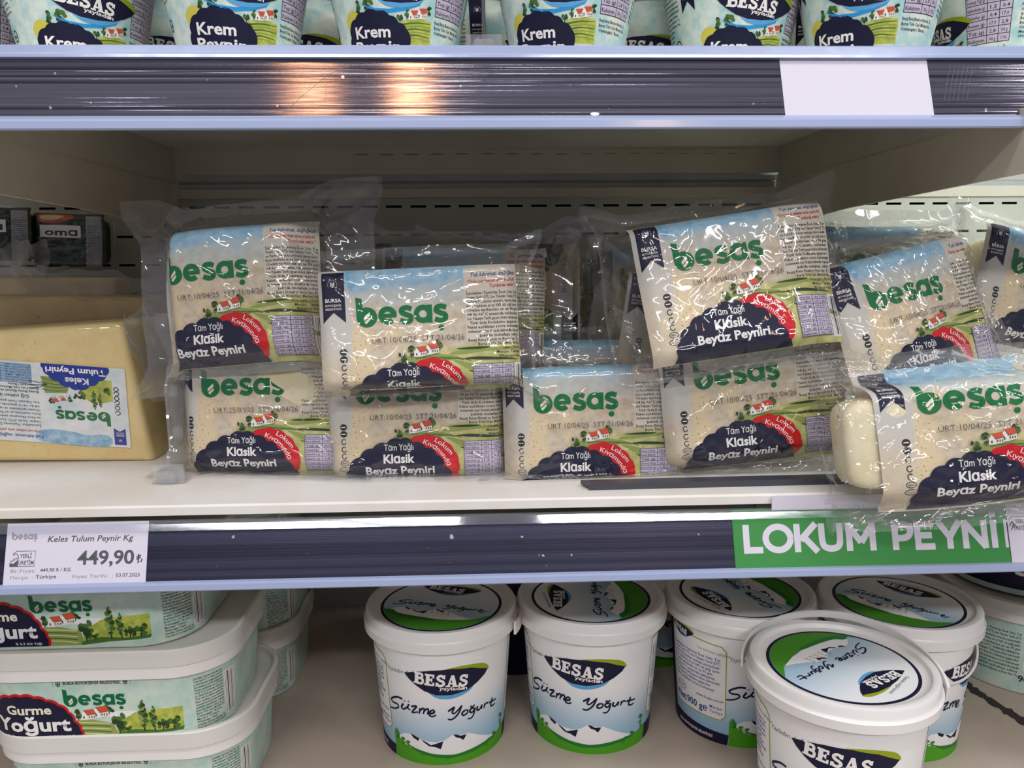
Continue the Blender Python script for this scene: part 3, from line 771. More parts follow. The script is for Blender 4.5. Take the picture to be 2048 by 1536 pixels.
# ================================================================== SETTING
HP = .0248; SLOT = .0162
def perforated_wall():
    zs = [.0593 - .0285 * k for k in range(7)]; hh = .0012
    X0, X1, Y = -.9, .9, .815; V = []; Fs = []
    def q(x0, x1, z0, z1):
        k = len(V); V.extend([(x0, Y, z0), (x1, Y, z0), (x1, Y, z1), (x0, Y, z1)]); Fs.append((k, k + 1, k + 2, k + 3))
    z = .20
    for zc in zs:
        q(X0, X1, zc + hh, z)
        n = int((X1 - X0) / HP)
        for i in range(n):
            a = X0 + i * HP; q(a, a + (HP - SLOT), zc - hh, zc + hh)
        q(X0 + n * HP, X1, zc - hh, zc + hh)
        z = zc - hh
    q(X0, X1, -.42, z)
    return structure(mesh('wall_back', V, Fs, 'wall_paint'))
perforated_wall()
structure(box('wall_plenum', (-.95, .84, -.45), (.95, .85, .3), 'dark_void'))
structure(extrude_profile('trim_1', [(.815, .100), (.8145, .100), (.812, .0927), (.812, .0845), (.815, .0835)], -.32, .309, 'grey_metal'))
structure(extrude_profile('trim_2', [(.815, .083), (.813, .082), (.813, .0765), (.815, .076)], -.9, .9, 'grey_metal'))
structure(extrude_profile('trim_3', [(.815, .0765), (.808, .0765), (.808, .0678), (.8095, .0672), (.815, .0672)], -.318, .307, 'cabinet_paint'))
structure(extrude_profile('trim_4', [(.815, .0765), (.808, .0765), (.808, .0660), (.815, .0655)], .325, .9, 'cabinet_paint'))
def upright(name, x0, x1):
    bm = bmesh.new(); add_box(bm, (x0, .811, -.42), (x1, .8155, .0672), .0006)
    o = structure(bm_obj(name, bm, 'cabinet_paint'))
    for k in range(5):
        b = box('slot', ((x0 + x1) / 2 - .001 - .004, .8106, .018 - k * .03 - .009), ((x0 + x1) / 2 + .001 - .004, .8112, .018 - k * .03 + .009), 'dark_void', o)
    return o
upright('trim_5', -.3205, -.3065); upright('trim_6', .2965, .310)

structure(box('unseen_top_shelf', (-.95, .425, .385), (.95, .815, .405), 'cabinet_paint'))  # unseen next shelf up, added to shade the back row of tubs
# ---- shelves
RAIL = {}
def rail(parent, zd, kind):
    """price rail: tilted metal face between two lips"""
    z0, hk = (zd, 1.) if kind == 'upper' else (zd - .0054, .955)
    ft = .0038 if kind == 'upper' else .0045 * hk
    f = [(.4535, z0 - ft), (.4425, z0 - .0395 * hk), (.4440, z0 - .0395 * hk), (.4550, z0 - ft)]
    RAIL[zd] = f
    lips = lambda pts: [(y, z0 - (z0 - z) * hk) for y, z in pts]
    o = extrude_profile('price_rail', f, -.8, .8, 'brushed_aluminium' if kind == 'upper' else 'dark_rail_metal', parent)
    if kind == 'upper':
        extrude_profile('upper_lip', [(.4570, z0 + .0030), (.4540, z0 + .0030), (.4530, z0 + .0022), (.4524, z0 - .0014), (.4505, z0 - .0026), (.4503, z0 - .0042), (.4530, z0 - .0046), (.4570, z0 - .0046)], -.8, .8, 'lip_plastic', o)
        extrude_profile('lower_lip', [(.4440, z0 - .0362), (.4426, z0 - .0366), (.4392, z0 - .0385), (.4382, z0 - .0398), (.4378, z0 - .0435), (.4385, z0 - .0443), (.4440, z0 - .0440)], -.8, .8, 'lip_plastic', o)
    else:
        extrude_profile('upper_lip', [(.4540, z0 - .0030), (.4512, z0 - .0036), (.4490, z0 - .0082), (.4497, z0 - .0086), (.4516, z0 - .0048), (.4540, z0 - .0042)], -.8, .8, 'clear_lip', o)
        extrude_profile('lower_lip', [(.4440, z0 - .0368), (.4400, z0 - .0372), (.4388, z0 - .0380), (.4384, z0 - .0412), (.4392, z0 - .0420), (.4440, z0 - .0424)], -.8, .8, 'lip_plastic', o)
    return o
def bracket(name, x, sgn, zt, parent):
    y0 = .432 if zt > 0 else .60
    zu = zt + .008
    pts = [(y0 + .03, zu), (.81, zu), (.813, zt - .062), (.775, zt - .0605), (.750, zt - .056), (.733, zt - .050), (.712, zt - .0425), (.69, zt - .0395), (.65, zt - .0375), (y0, zt - .033), (y0, zt)]
    bm = bmesh.new(); prism(bm, [(x, y, z) for y, z in pts], (sgn * .0022, 0, 0)); return bm_obj(name, bm, 'bracket_paint', parent)
def shelf(label, zd, kind):
    o = thing('display_shelf', label, 'shelf', (0, .45, zd))
    def par(x): x.parent = o; x.matrix_parent_inverse = Matrix.Translation((0, -.45, -zd)); return x
    par(extrude_profile('deck', [(.4565, zd), (.4552, zd - .0012), (.4552, zd - .0062), (.4564, zd - .0062), (.4566, zd - .0018), (.8000, zd - .0018), (.8000, zd)], -.8, .8, 'deck_paint'))
    par(rail(None, zd, kind))
    bm = bmesh.new(); add_box(bm, (-.3015, .7985, zd - .0275), (.3015, .80, zd - .0018)); add_box(bm, (-.289, .7978, zd - .0225), (.285, .7986, zd - .004), .0003)
    par(bm_obj('rear_flange', bm, 'cabinet_paint'))
    for x0 in (-.3035, .3015):
        bm = bmesh.new(); add_box(bm, (x0, .458, zd - .0352), (x0 + .002, .80, zd - .0018)); par(bm_obj('side_flange', bm, 'cabinet_paint'))
    par(bracket('bracket', -.3036, -1, zd - .036, None)); par(bracket('bracket', .3036, 1, zd - .036, None))
    if kind == 'upper':
        A = Art()
        for k in range(16): A.ell(-118 + k * 24.8, .3 * math.sin(k), 8 - .15 * k, .8 - .02 * k, 'dust', 0, 14)
        par(A.emit('dust_marks', lambda u, v, off: np.stack([u * .001, .7976 + 0 * u, zd - .0085 - v * .001], 1), None, 9))
    return o
UZ, MZ, BZ = .1172, -.1412, -.37
shelf('upper cooler shelf with brushed metal price rail below the cream cheese tubs', UZ, 'upper')
shelf('middle white cooler shelf with dark price rail carrying the white cheese packs', MZ, 'lower')
bs = thing('base_deck', 'bottom beige cooler deck carrying yogurt tubs and white buckets', 'shelf', (0, .5, BZ))
b_ = extrude_profile('deck', [(.25, BZ), (.25, BZ - .03), (.815, BZ - .03), (.815, BZ)], -.9, .9, 'base_paint'); b_.parent = bs; b_.matrix_parent_inverse = Matrix.Translation((0, -.5, -BZ))

# ---- cards and strips on the rails
def on_rail(zd):
    """point on the tilted rail face: s across (x), t down from the upper end of the face"""
    top = np.array(RAIL[zd][0]); bot = np.array(RAIL[zd][1]); d = (bot - top) / np.linalg.norm(bot - top); n = np.array([d[1], -d[0]])
    return top, d, n
def card(name, label, cat, x0, x1, t0, t1, zd, m, art=None, off=.0004, slant=0.):
    top, d, n = on_rail(zd); L = np.linalg.norm(np.array([.4425, zd - .0395]) - np.array([.4535, zd - .0045]))
    def mp(u, v, o_):
        p = top[None] + np.outer(v, d) + np.outer(np.full_like(v, off), n) + np.outer(np.ones_like(v) * o_, n)
        return np.stack([u, p[:, 0], p[:, 1]], 1)
    o = thing(name, label, cat, (float((x0 + x1) / 2), .45, zd - .02))
    inv = Matrix.Translation((-(x0 + x1) / 2, -.45, -(zd - .02)))
    u = np.array([x0, x1, x1 + slant, x0 + slant]); v = np.array([t0, t0, t1, t1])
    V = np.vstack([mp(u, v, 0.), mp(u, v, -.00035)])
    k = mesh('paper', V, [(0, 1, 2, 3), (7, 6, 5, 4), (0, 4, 5, 1), (1, 5, 6, 2), (2, 6, 7, 3), (3, 7, 4, 0)], m, o); k.matrix_parent_inverse = inv
    for art in (art if isinstance(art, list) else [art] if art else []):
        k = art.emit('lettering', lambda a, b, o_: mp(x0 + a * .001, t0 + b * .001, o_), o, 50, .00006); k.matrix_parent_inverse = inv
    return o
xp = lambda px, py, Y=.447: float(atY(px, py, Y)[0])
card('blank_label', 'blank white paper label on the upper metal rail', 'label', xp(1567, 100), xp(1866, 95), -.001, .0365, UZ, 'paper', slant=.0012)
def rail_mark(art):
    top, d, n = on_rail(UZ)
    def mp(u, v, off):
        p = top[None] + np.outer(v * .001, d) + np.outer(np.full_like(v, .00012), n); return np.stack([u * .001, p[:, 0], p[:, 1]], 1)
    return art.emit('scratch_marks', mp, None, 20)
sm = Art(); sx0 = xp(568, 228) * 1000; sx1 = xp(700, 130) * 1000
sm.stroke([(sx0, 33), (sx0 + 12, 21), (sx0 + 25, 10), (sx1, 4)], .15, 'pale_grey', 0, 6); sm.stroke([(sx0 + 20, 3), (sx0 + 23, 14), (sx0 + 23, 27)], .09, 'pale_grey', 0, 6)
for k in range(6): sm.stroke([(xp(1905 + k * 9, 130) * 1000 + 2, 4), (xp(1905 + k * 9, 130) * 1000 - 1, 14), (xp(1905 + k * 9, 130) * 1000 - 4, 26)], .07, 'pale_grey', 0, 4)
sm.ell(xp(1188, 232) * 1000, 33.2, 2.6, 1., 'snow_ink', 0, 9)
k_ = rail_mark(sm); k_['kind'] = 'stuff'; upper_ = bpy.data.objects['price_rail']; k_.parent = upper_
pc = Art()      # mm, 84 x 39
pc_w = (xp(288, 1040) - xp(2, 1050)) * 1000
put(pc, logo('pale_grey', 'white_ink'), 3, 9.4, .30, 1)
pc.text('Keles Tulum Peynir Kg', 24, 11.2, 3.3, 'grey_ink', 1, .012, width=50, shear=.18, align='l')
pc.text('449,90', 42, 24.6, 7.6, 'grey_ink', 1, .022, width=33, align='l', res=4); pc.text('₺', 76.4, 24.4, 4.8, 'grey_ink', 1, .012, align='l')
pc.stroke([(4.4, 18), (6.5, 16.2), (17.5, 16.2), (17.3, 25), (3, 25)], .35, 'grey_ink', 1, 0)
pc.poly([(3, 25), (3, 22.6), (5, 23.6), (6.6, 22), (7.8, 21), (7.8, 25)], 'grey_ink', 1)
for k in range(4): pc.stroke([(3.4 + k * .9, 21.6 - k * .55), (4.4 + k * .9, 22.4 - k * .6)], .45, 'grey_ink', 1, 0)
pc.stroke([(4.6, 18.6), (6.4, 17.6), (7.8, 19.6), (7.4, 21.4)], .4, 'grey_ink', 1, 4)
pc.text('YERLİ', 12, 20.2, 2.4, 'grey_ink', 1, .012, width=6.8); pc.text('ÜRETİM', 12.4, 24, 2.2, 'grey_ink', 1, .012, width=8.6)
pc.text('Br.Fiyat:', 4, 28.6, 2, 'pale_grey', 1, .0, width=14, align='l'); pc.text('449,90 ₺ / KG', 21, 28.4, 2, 'grey_ink', 1, .01, width=17.5, align='l')
pc.text('Menşei  :', 4, 32.4, 1.9, 'pale_grey', 1, .0, width=13, align='l'); pc.text('Türkiye', 18.5, 32.2, 2.1, 'grey_ink', 1, .01, width=12, align='l')
pc.text('Fiyat Tarihi  :', 40, 32.4, 1.9, 'pale_grey', 1, .006, width=23.5, align='l'); pc.text('03.07.2025', 65, 32.2, 2., 'grey_ink', 1, .01, width=14, align='l')
card('price_card', 'white price card reading 449,90 on the middle rail', 'price card', xp(2, 1050), xp(288, 1042), -.001, .0358 + 0 * .0372, MZ, 'paper', pc)
gc = Art(); gw = (xp(2022, 1010) - xp(1469, 1030)) * 1000
sc_ = gw / 553.
BLOCK = dict(L=[[(.1, -1), (.1, 0)], [(0, -.1), (.62, -.1)]], K=[[(.1, -1), (.1, 0)], [(.2, -.42), (.72, -1)], [(.3, -.55), (.74, 0)]], U=[[(.1, -1), (.1, -.42), (.17, -.18), (.39, -.1), (.61, -.18), (.68, -.42), (.68, -1)]],
             M=[[(.1, 0), (.1, -1)], [(.06, -.96), (.48, -.3)], [(.48, -.3), (.90, -.96)], [(.86, -1), (.86, 0)]], P=[[(.1, -1), (.1, 0)], [(.1, -.9), (.42, -.9), (.56, -.8), (.58, -.64), (.5, -.48), (.34, -.42), (.1, -.42)]],
             E=[[(.1, -1), (.1, 0)], [(0, -.9), (.6, -.9)], [(0, -.5), (.54, -.5)], [(0, -.1), (.62, -.1)]], Y=[[(.03, -1), (.37, -.42)], [(.71, -1), (.37, -.42)], [(.37, -.5), (.37, 0)]], N=[[(.1, 0), (.1, -1)], [(.08, -.96), (.72, -.04)], [(.70, -1), (.70, 0)]], I=[[(.1, -1), (.1, 0)], [(.1, -1.30), (.1, -1.10)]])
def block_word(A, word, x, y, h, m, L, sx=1.):
    w = .23 * h
    for ch in word:
        if ch == 'O':
            A.ring(x + .46 * h * sx, y - .5 * h, .40 * h * sx, .41 * h, w, m, L, n=44); x += .98 * h * sx; continue
        for k in BLOCK[ch]: A.stroke([(x + a * h * sx, y + b * h) for a, b in k], w, m, L, 0 if len(k) < 5 else 4)
        x += dict(L=.66, K=.80, U=.88, M=1.06, P=.70, E=.72, Y=.76, N=.90, I=.30)[ch] * h * sx
    return x
block_word(gc, 'LOKUM', 20 * sc_, 26.2, 17.0, 'paper', 1, 1.13)
gc2 = Art(); block_word(gc2, 'PEYNI', 318 * sc_, 26.2, 17.0, 'paper', 1, 1.19)
gc2.rect(gw - 2.0, 9, gw - .1, 26.2, 'paper', 1)      # the next letter is cut by the edge of the sign
card('shelf_sign', 'green shelf sign lettered LOKUM PEYNİ on the middle rail', 'sign', xp(1469, 1030), xp(2022, 1010), -.0005, .0356, MZ, 'green_paper', [gc, gc2], slant=.0004)
wc = Art(); wc.stroke([(1, 10), (3, 8), (12, 8), (12, 17)], .4, 'grey_ink', 1, 0)
wc.stroke([(1, 14), (3, 11), (4, 15)], .6, 'grey_ink', 1, 4); wc.stroke([(2, 16), (4, 12.5), (5.5, 15)], .6, 'grey_ink', 1, 4); wc.text('YERLİ', 8, 12, 2.2, 'grey_ink', 1, .01, width=6.5); wc.text('ÜRETİM', 8, 16, 2.2, 'grey_ink', 1, .01, width=8)
card('price_card', 'white price card beside the green sign at the picture edge', 'price card', xp(2023, 1015), xp(2023, 1015) + .08, -.001, .0358 + 0 * .0370, MZ, 'paper', wc, off=.0009)
box('paper_strip', (xp(1550, 1010), .4520, MZ - .0095), (xp(1815, 1003), .4524, MZ - .0005), 'paper')
tag(bpy.data.objects['paper_strip'], 'narrow white paper strip standing behind the green sign', 'paper strip')
# loose dark plastic strip lying on the deck
a_, b_ = atZ(1182, 990, MZ), atZ(1856, 972, MZ)
bm = bmesh.new(); prism(bm, [(a_[0], .4700, MZ), (a_[0], .4700, MZ + .0040), (a_[0] - .004, .4790, MZ + .0044), (a_[0] - .004, .4805, MZ + .0012), (a_[0], .4740, MZ)], (b_[0] - a_[0], .004, 0))
tag(bm_obj('plastic_strip', bm, 'dark_plastic'), 'loose dark grey plastic strip lying on the front of the white deck', 'plastic strip')

# ================================================================== WHITE CHEESE PACKS
FULL = dict(fv=(8, 69), drop=(1, 1, 1, .6), th=(58, 62, 72, 56), phi=(0, 0, -8, 68))
CUT = dict(fv=(7, 61), th=(55, 60, 66, 88), drop=(1, 1, 1, 1), phi=(0, 0, -6, -80))
pack('white cheese pack on the deck beside the clear divider, date 25/04/25', 492, 778, .525, -1, -6, -6, ART2, seed=1, **{**FULL, 'fu': (16, 101), 'fv': (13, 69)})
pack('white cheese pack on top at far left of its kind, tilted up at right', 424, 553, .515, -5, -10, -8, None, (16, 34, 24, 14), seed=2, **{**FULL, 'fu': (28, 88), 'fv': (9, 69), 'th': (76, 46, 60, 50)})
pack('white cheese pack on the deck, second from the clear divider', 800, 790, .512, -1, -5, -2, None, seed=3, **{**FULL, 'fu': (12, 98), 'fv': (20, 69)})
pack('white cheese pack atop the second deck pack, cut off below the word Klasik', 803, 638, .487, -2, -9, 2, None, (16, 16, 21, 1), seed=4, **CUT)
pack('white cheese pack on the deck with nothing stacked on it, third from the divider', 1150, 806, .505, -1, -4, 2, None, (16, 14, 17, 9), seed=5, **{**FULL, 'fu': (14, 104), 'fv': (13, 72), 'th': (58, 62, 84, 54)})
pack('white cheese pack on the deck under the most tilted top pack', 1474, 755, .499, -6, -6, 0, None, seed=6, **{**FULL, 'fu': (10, 103), 'fv': (11, 69), 'phi': (0, 0, -8, 40), 'wob': 1.4})
pack('white cheese pack tilted on top, its whole front label showing', 1437, 527, .486, -8, -16, 2, None, (22, 18, 19, 14), seed=7, **{**FULL, 'fu': (9, 86), 'fv': (10, 75), 'th': (40, 24, 72, 50)})
pack('white cheese pack leaning on the fallen pack, strong glare on its logo', 1796, 600, .500, -11, -14, 14, None, (22, 14, 18, 8), seed=8, **{**FULL, 'fu': (8, 92), 'fv': (8, 75), 'th': (36, 50, 66, 50), 'wob': 1.7})
pack('white cheese pack fallen forward over the rail with bare cheese at its end', 1942, 802, .425, -6, -8, -4, None, (24, 16, 9, 11), False, seed=9, **{**FULL, 'fu': (-13, 104), 'fv': (24, 68), 'th': (70, 60, 80, 52), 'phi': (0, 0, -40, 30), 'T': 15, 'wob': 2.1})
pack('white cheese pack at the right picture edge with dark ribbon at its corner', 2092, 548, .585, 11, -10, 0, None, seed=10, **{**FULL, 'fu': (6, 101)})
pack('white cheese pack standing behind the glaring pack, only its top showing', 1742, 528, .600, 1, -8, 0, None, (16, 14, 22, 8), seed=11, **FULL)
pack('white cheese pack behind, showing its printed text column just right of the second top pack', 905, 575, .575, 1, -4, -6, None, (12, 22, 20, 8), seed=12, **{**FULL, 'fu': (8, 96)})
pack('upside down white cheese pack standing behind the pack with nothing on it', 1038, 640, .640, 180, 4, 0, None, (22, 9, 14, 14), seed=13, **{**FULL, 'phi': (0, 0, 0, 0), 'drop': (1, 1, 1, 1)})
pack('white cheese pack at the back with upright dark ribbon behind the tilted pack', 1304, 563, .690, 0, -3, 0, None, (20, 9, 20, 8), seed=14, **FULL)
pack('white cheese pack half hidden behind the left edge of the tilted pack', 1384, 640, .575, 9, -4, 0, None, (26, 9, 18, 8), seed=15, **{**FULL, 'fu': (8, 101)})
pack('white cheese pack directly behind the unstacked deck pack, only blue sky print showing', 1180, 764, .580, 0, -14, 0, None, seed=16, **FULL)
pack('white cheese pack at the back, its top edge peeping over the second top pack', 862, 560, .680, 2, -14, 0, None, seed=17, **FULL)

pack('white cheese pack against the back wall, seen dimly between the upside down and ribboned packs', 1128, 590, .742, -2, -3, 0, None, seed=18, **FULL)

# ================================================================== CREAM CHEESE TUBS (upper shelf)
def krem_art():
    """art on the cup: x = arc mm at r 39 (0 faces front), y down from 0 at the cup rim (72 mm up) to 72 at the foot"""
    A = Art(); A.grid(-118, 2, 118, 70, 'krem_print', 0, 3.)
    def p(x, y): return ((x - 352) * .118, 62.0 - (256 - y) * .090)      # crop pixels of the third cup
    A.poly([p(*q) for q in ((360, 170), (430, 150), (520, 158), (520, 300), (330, 300))], 'meadow_wash', 1)
    for k in range(6): A.stroke([p(360 + k * 6, 190 + k * 16), p(430, 176 + k * 17), p(512, 172 + k * 20)], 1.0, 'field_green' if k % 2 else 'leaf_green', 2, 4, .4)
    A.ell(*p(90, 150), 6.5, 5.5, 'field_yellow', 1, 18)
    x, y = p(385, 160); village(A, x, y, 14, 3, 5)
    r = random.Random(4)
    for q in ((185, 118), (140, 128), (200, 124)): x, y = p(*q); blob_tree(A, x, y, 5, 8, 2, r)
    A.poly(cusps([p(*q) for q in ((38, 300), (50, 235), (58, 180), (105, 140), (165, 112), (235, 112), (300, 140), (345, 180), (385, 215), (405, 300))], .16) + [p(400, 390), p(40, 390)], 'navy', 4)
    x, y = p(196, 256); A.text('Krem', x, y, 5.8, 'white_ink', 5, .026, 2, width=24.5)
    x, y = p(215, 335); A.text('Peynir', x, y + .6, 5.8, 'white_ink', 5, .026, 2, width=32)
    B = Art(); put(B, SHIELD, 0, 0, 1, 0)
    put(A, SHIELD, 1, 88.5, .74, 5, 2)
    A.poly([p(*q) for q in ((150, 62), (230, 96), (300, 104), (390, 90), (470, 40), (450, 78), (380, 112), (300, 126), (220, 112))], 'cyan_ink', 4)
    banner(A, -50, 6, -40, 36, 'navy', 2)
    textblock(A, -78, 10, -53, LINES, 2.6, 1.5, 'black_ink', 2, 'l'); A.ring(-58, 53, 3, 3, .8, 'black_ink', 2); A.text('AAA', -58, 54, 1.6, 'black_ink', 2, .02)
    table(A, 22, 8, 47, 50, 9, (.48, .74), 'lavender', 'black_ink', 2, .4)
    textblock(A, 22, 54, 46, LINES[11:14], 2.6, 1.7, 'black_ink', 2, 'l')
    textblock(A, 52, 10, 84, LINES, 2.6, 1.6, 'black_ink', 2, 'l')
    return A
KREM = krem_art()
def krem_tub(label, loc, rot):
    o = thing('cream_cheese_tub', label, 'cream cheese tub', loc, (0, 0, rot), 'cream cheese tubs on the upper shelf')
    r0, r1, H = .0322, .0472, .072
    rr = lambda z: r0 + (r1 - r0) * z / H
    lathe('cup', [(r0 - .003, .0005), (r0, .0), (r1, H), (r1 + .0015, H + .001)], 'white_plastic', o)
    def mp(u, v, off):
        z = (72 - v) * .001; r = rr(z) + .00015 + off * .001; a = u / 39.
        return np.stack([r * np.sin(a), -r * np.cos(a), z], 1)
    KREM.emit('printed_sleeve', mp, o, 4., .05)
    V = lathe('lid', [(r1 + .0022, H - .006), (r1 + .003, H - .005), (r1 + .003, H + .002), (r1 + .001, H + .004), (.040, H + .004), (.038, H + .0015)], 'milky_plastic', o)
    return o
def face(x, y, extra=0.): return -math.atan2(x, y) + math.radians(extra)
def tubs():
    spec = [(162, .522, 12, 'leftmost whole cream cheese tub, lettered Krem on a dark cloud'), (474, .494, 8, 'second cream cheese tub along the upper rail, bright glare down its front'), (800, .497, 0, 'cream cheese tub just beside the clear plastic divider'),
            (1134, .495, -2, 'cream cheese tub right after the clear divider, text panel at its side'), (1462, .526, 26, 'cream cheese tub turned so its text panel leads, beside the dark gap'),
            (1738, .494, -4, 'cream cheese tub above the blank white paper label'), (2004, .545, -62, 'cream cheese tub turned to its nutrition table at the picture corner'), (-75, .565, -20, 'cream cheese tub cut by the left picture edge')]
    first = None
    for px, yy, ex, lab in spec:
        c = atY(px, 45, yy); loc = (c[0], yy, UZ); rot = face(c[0], yy, ex)
        if first is None: first = krem_tub(lab, loc, rot)
        else:
            t = copy_tree(first); t.location = loc; t.rotation_euler = (0, 0, rot); t['label'] = lab
    for px, ex, lab in ((318, 16, 'shaded cream cheese tub behind the gap of the two leftmost tubs'), (640, -14, 'shaded cream cheese tub in the second row, Krem Peynir visible in the gap'), (968, 60, 'shaded cream cheese tub behind the clear divider'),
                        (1290, 4, 'shaded cream cheese tub in the gap beside the turned tub'), (1600, 70, 'shaded cream cheese tub behind the tub over the blank label'), (1890, 90, 'shaded cream cheese tub behind the nutrition table tub')):
        y2 = .618 if px < 1800 else .645; c = atY(px, 45, y2); t = copy_tree(first); t.location = (c[0], y2, UZ); t.rotation_euler = (0, 0, face(c[0], y2, ex)); t['label'] = lab
tubs()

# ================================================================== CLEAR DIVIDERS
def divider(label, x, z, blade, hole, yaw=0., foot=(.0105, .013, .0135), y0=.470):
    """clear foot clipped to the deck edge with an upright blade running back"""
    o = thing('shelf_divider', label, 'shelf divider', (x, 0, z), (0, 0, 0))
    bm = bmesh.new(); w, h, d = foot
    add_box(bm, (-w, y0, 0), (w, y0 + .0022, h), .0009)
    add_box(bm, (-w * .55, y0 - .004, .0012), (w * .55, y0 + .010, h * .72), .0012); add_box(bm, (-w, y0, 0), (w, y0 + d, .0016), .0005)
    bm_obj('foot', bm, 'clear_plastic', o)
    c = bpy.data.curves.new('blade', 'CURVE'); c.dimensions = '2D'; c.fill_mode = 'BOTH'; c.extrude = .0009; c.resolution_u = 4
    def spl(pts):
        s = c.splines.new('POLY'); s.points.add(len(pts) - 1); s.use_cyclic_u = True
        for p, q in zip(s.points, pts): p.co = (q[0], q[1], 0, 1)
    spl(blade)
    for hy, hz, r in hole: spl([(hy + r * math.cos(a), hz + r * math.sin(a)) for a in np.linspace(0, 2 * math.pi, 20, endpoint=False)])
    t = bpy.data.objects.new('blade', c); C.objects.link(t); bpy.context.view_layer.update()
    me = bpy.data.meshes.new_from_object(t.evaluated_get(bpy.context.evaluated_depsgraph_get())); bpy.data.objects.remove(t); bpy.data.curves.remove(c)
    me.materials.clear(); me.materials.append(MATS['clear_plastic'])
    b = link('blade', me, o)
    b.matrix_local = Matrix.Translation((0, .0, 0)) @ Matrix.Rotation(yaw, 4, 'Z') @ Matrix(((0, 0, 1, 0), (1, 0, 0, 0), (0, 1, 0, 0), (0, 0, 0, 1)))
    if hole:
        for hy, hz, r in hole:
            bm = bmesh.new(); n = 20
            ring = []
            for i in range(n):
                a = 2 * math.pi * i / n; ring.append([bm.verts.new((-.0016 + .0032 * k, hy + (r + e) * math.cos(a), hz + (r + e) * math.sin(a))) for k, e in ((0, 0), (1, 0), (1, .0012), (0, .0012))])
            for i in range(n):
                for k in range(4): bm.faces.new((ring[i][k], ring[i][(k + 1) % 4], ring[(i + 1) % n][(k + 1) % 4], ring[(i + 1) % n][k]))
            e = bm_obj('eyelet', bm, 'clear_plastic', b); e.matrix_local = Matrix(((0, 1, 0, 0), (0, 0, 1, 0), (1, 0, 0, 0), (0, 0, 0, 1)))
    return o
ax = atY(967, 60, .475)[0]
divider('clear plastic shelf divider on the upper rail between two cream cheese tubs', ax, UZ + .0005, [(.474, .008), (.476, .040), (.480, .062), (.79, .062), (.79, .004), (.474, .002)], [])
dx = atY(338, 950, .504)[0]
divider('clear plastic shelf divider with round holes beside the yellow cheese', dx, MZ + .0003, [(.504, .004), (.5045, .020), (.509, .022), (.509, .062), (.516, .076), (.79, .078), (.79, .003)],
        [(.524, .030, .0034), (.520, .059, .0034)], 0., y0=.502)

# ================================================================== YELLOW CHEESE BLOCKS (left bay)
def label_art_keles():
    """paper label, 112 x 62 mm, shown upside down on the block"""
    A = Art(); A.grid(0, 0, 112, 62, 'block_label_print', 0, 6.)
    A.poly([(14, 0), (48, 0), (60, 3), (58, 9), (48, 11), (36, 10), (28, 8), (14, 9)], 'sky_wash', 1, 3)
    banner(A, 2.5, 2, 10, 15, 'royal', 2)
    put(A, logo(), 11.5, 26.5, .70, 2)
    for k, y in enumerate((27, 31, 35, 38.5, 42, 45.5)): A.ring(6.5, y, 1.5, 1.5, .6, 'black_ink', 2, 0, 360 if k % 2 else 310, 12)
    A.poly([(9, 36), (16, 34), (24, 34.6), (30, 40), (30, 52), (9, 52)], 'meadow_wash', 1)
    A.poly([(38, 40), (52, 39), (54, 52), (34, 52)], 'field_green', 1)
    r = random.Random(2)
    poplar(A, 21, 44, 4, 15, 3, r); poplar(A, 17, 42, 3.4, 11, 3, r); blob_tree(A, 12, 47, 6, 6, 3, r); blob_tree(A, 29, 43, 6, 7, 3, r)
    village(A, 36, 38.5, 13, 3, 3)
    for k in range(4): A.stroke([(38, 42 + k * 2.4), (46, 41 + k * 2.6), (54, 42 + k * 3)], .6, 'leaf_green', 2, 3)
    for k in range(3): A.stroke([(50, 46), (56, 43 + k * 2), (62, 42 + k * 3)], .5, 'black_ink', 2, 3)
    A.poly(cusps([(10.5, 62), (12, 56), (17, 51), (23, 47), (30, 43.5), (36, 45), (43, 49), (49, 53), (52, 58), (53, 62)], .2), 'royal', 4)
    A.text('Keles', 31, 52.3, 4.6, 'white_ink', 5, .028, width=15); A.text('Tulum Peyniri', 31.5, 59.5, 4.4, 'white_ink', 5, .026, width=38)
    A.text('Tek kıbrımız, sağlığınız', 55, 5.5, 2.2, 'print_blue', 2, .02, width=34, align='l', shear=.3, res=1)
    A.text('“Ürün net miktarı arka yüzdedir. Tartılarak satılır.”', 55, 9.5, 1.9, 'red_ink', 2, .015, width=50, align='l', res=1)
    textblock(A, 56, 14, 110, LINES[:7], 3.0, 1.7, 'grey_ink', 2, 'l'); A.text('Çiğ sütten üretilmiştir', 62, 36.5, 2.4, 'black_ink', 2, .01, width=34, align='l', res=1)
    textblock(A, 56, 40, 110, LINES[11:14], 2.6, 1.7, 'black_ink', 2, 'l')
    table(A, 60, 46, 108, 60, 7, (.4, .7), 'pale_blue', 'print_blue', 2, .3)
    return A
KELES = label_art_keles()
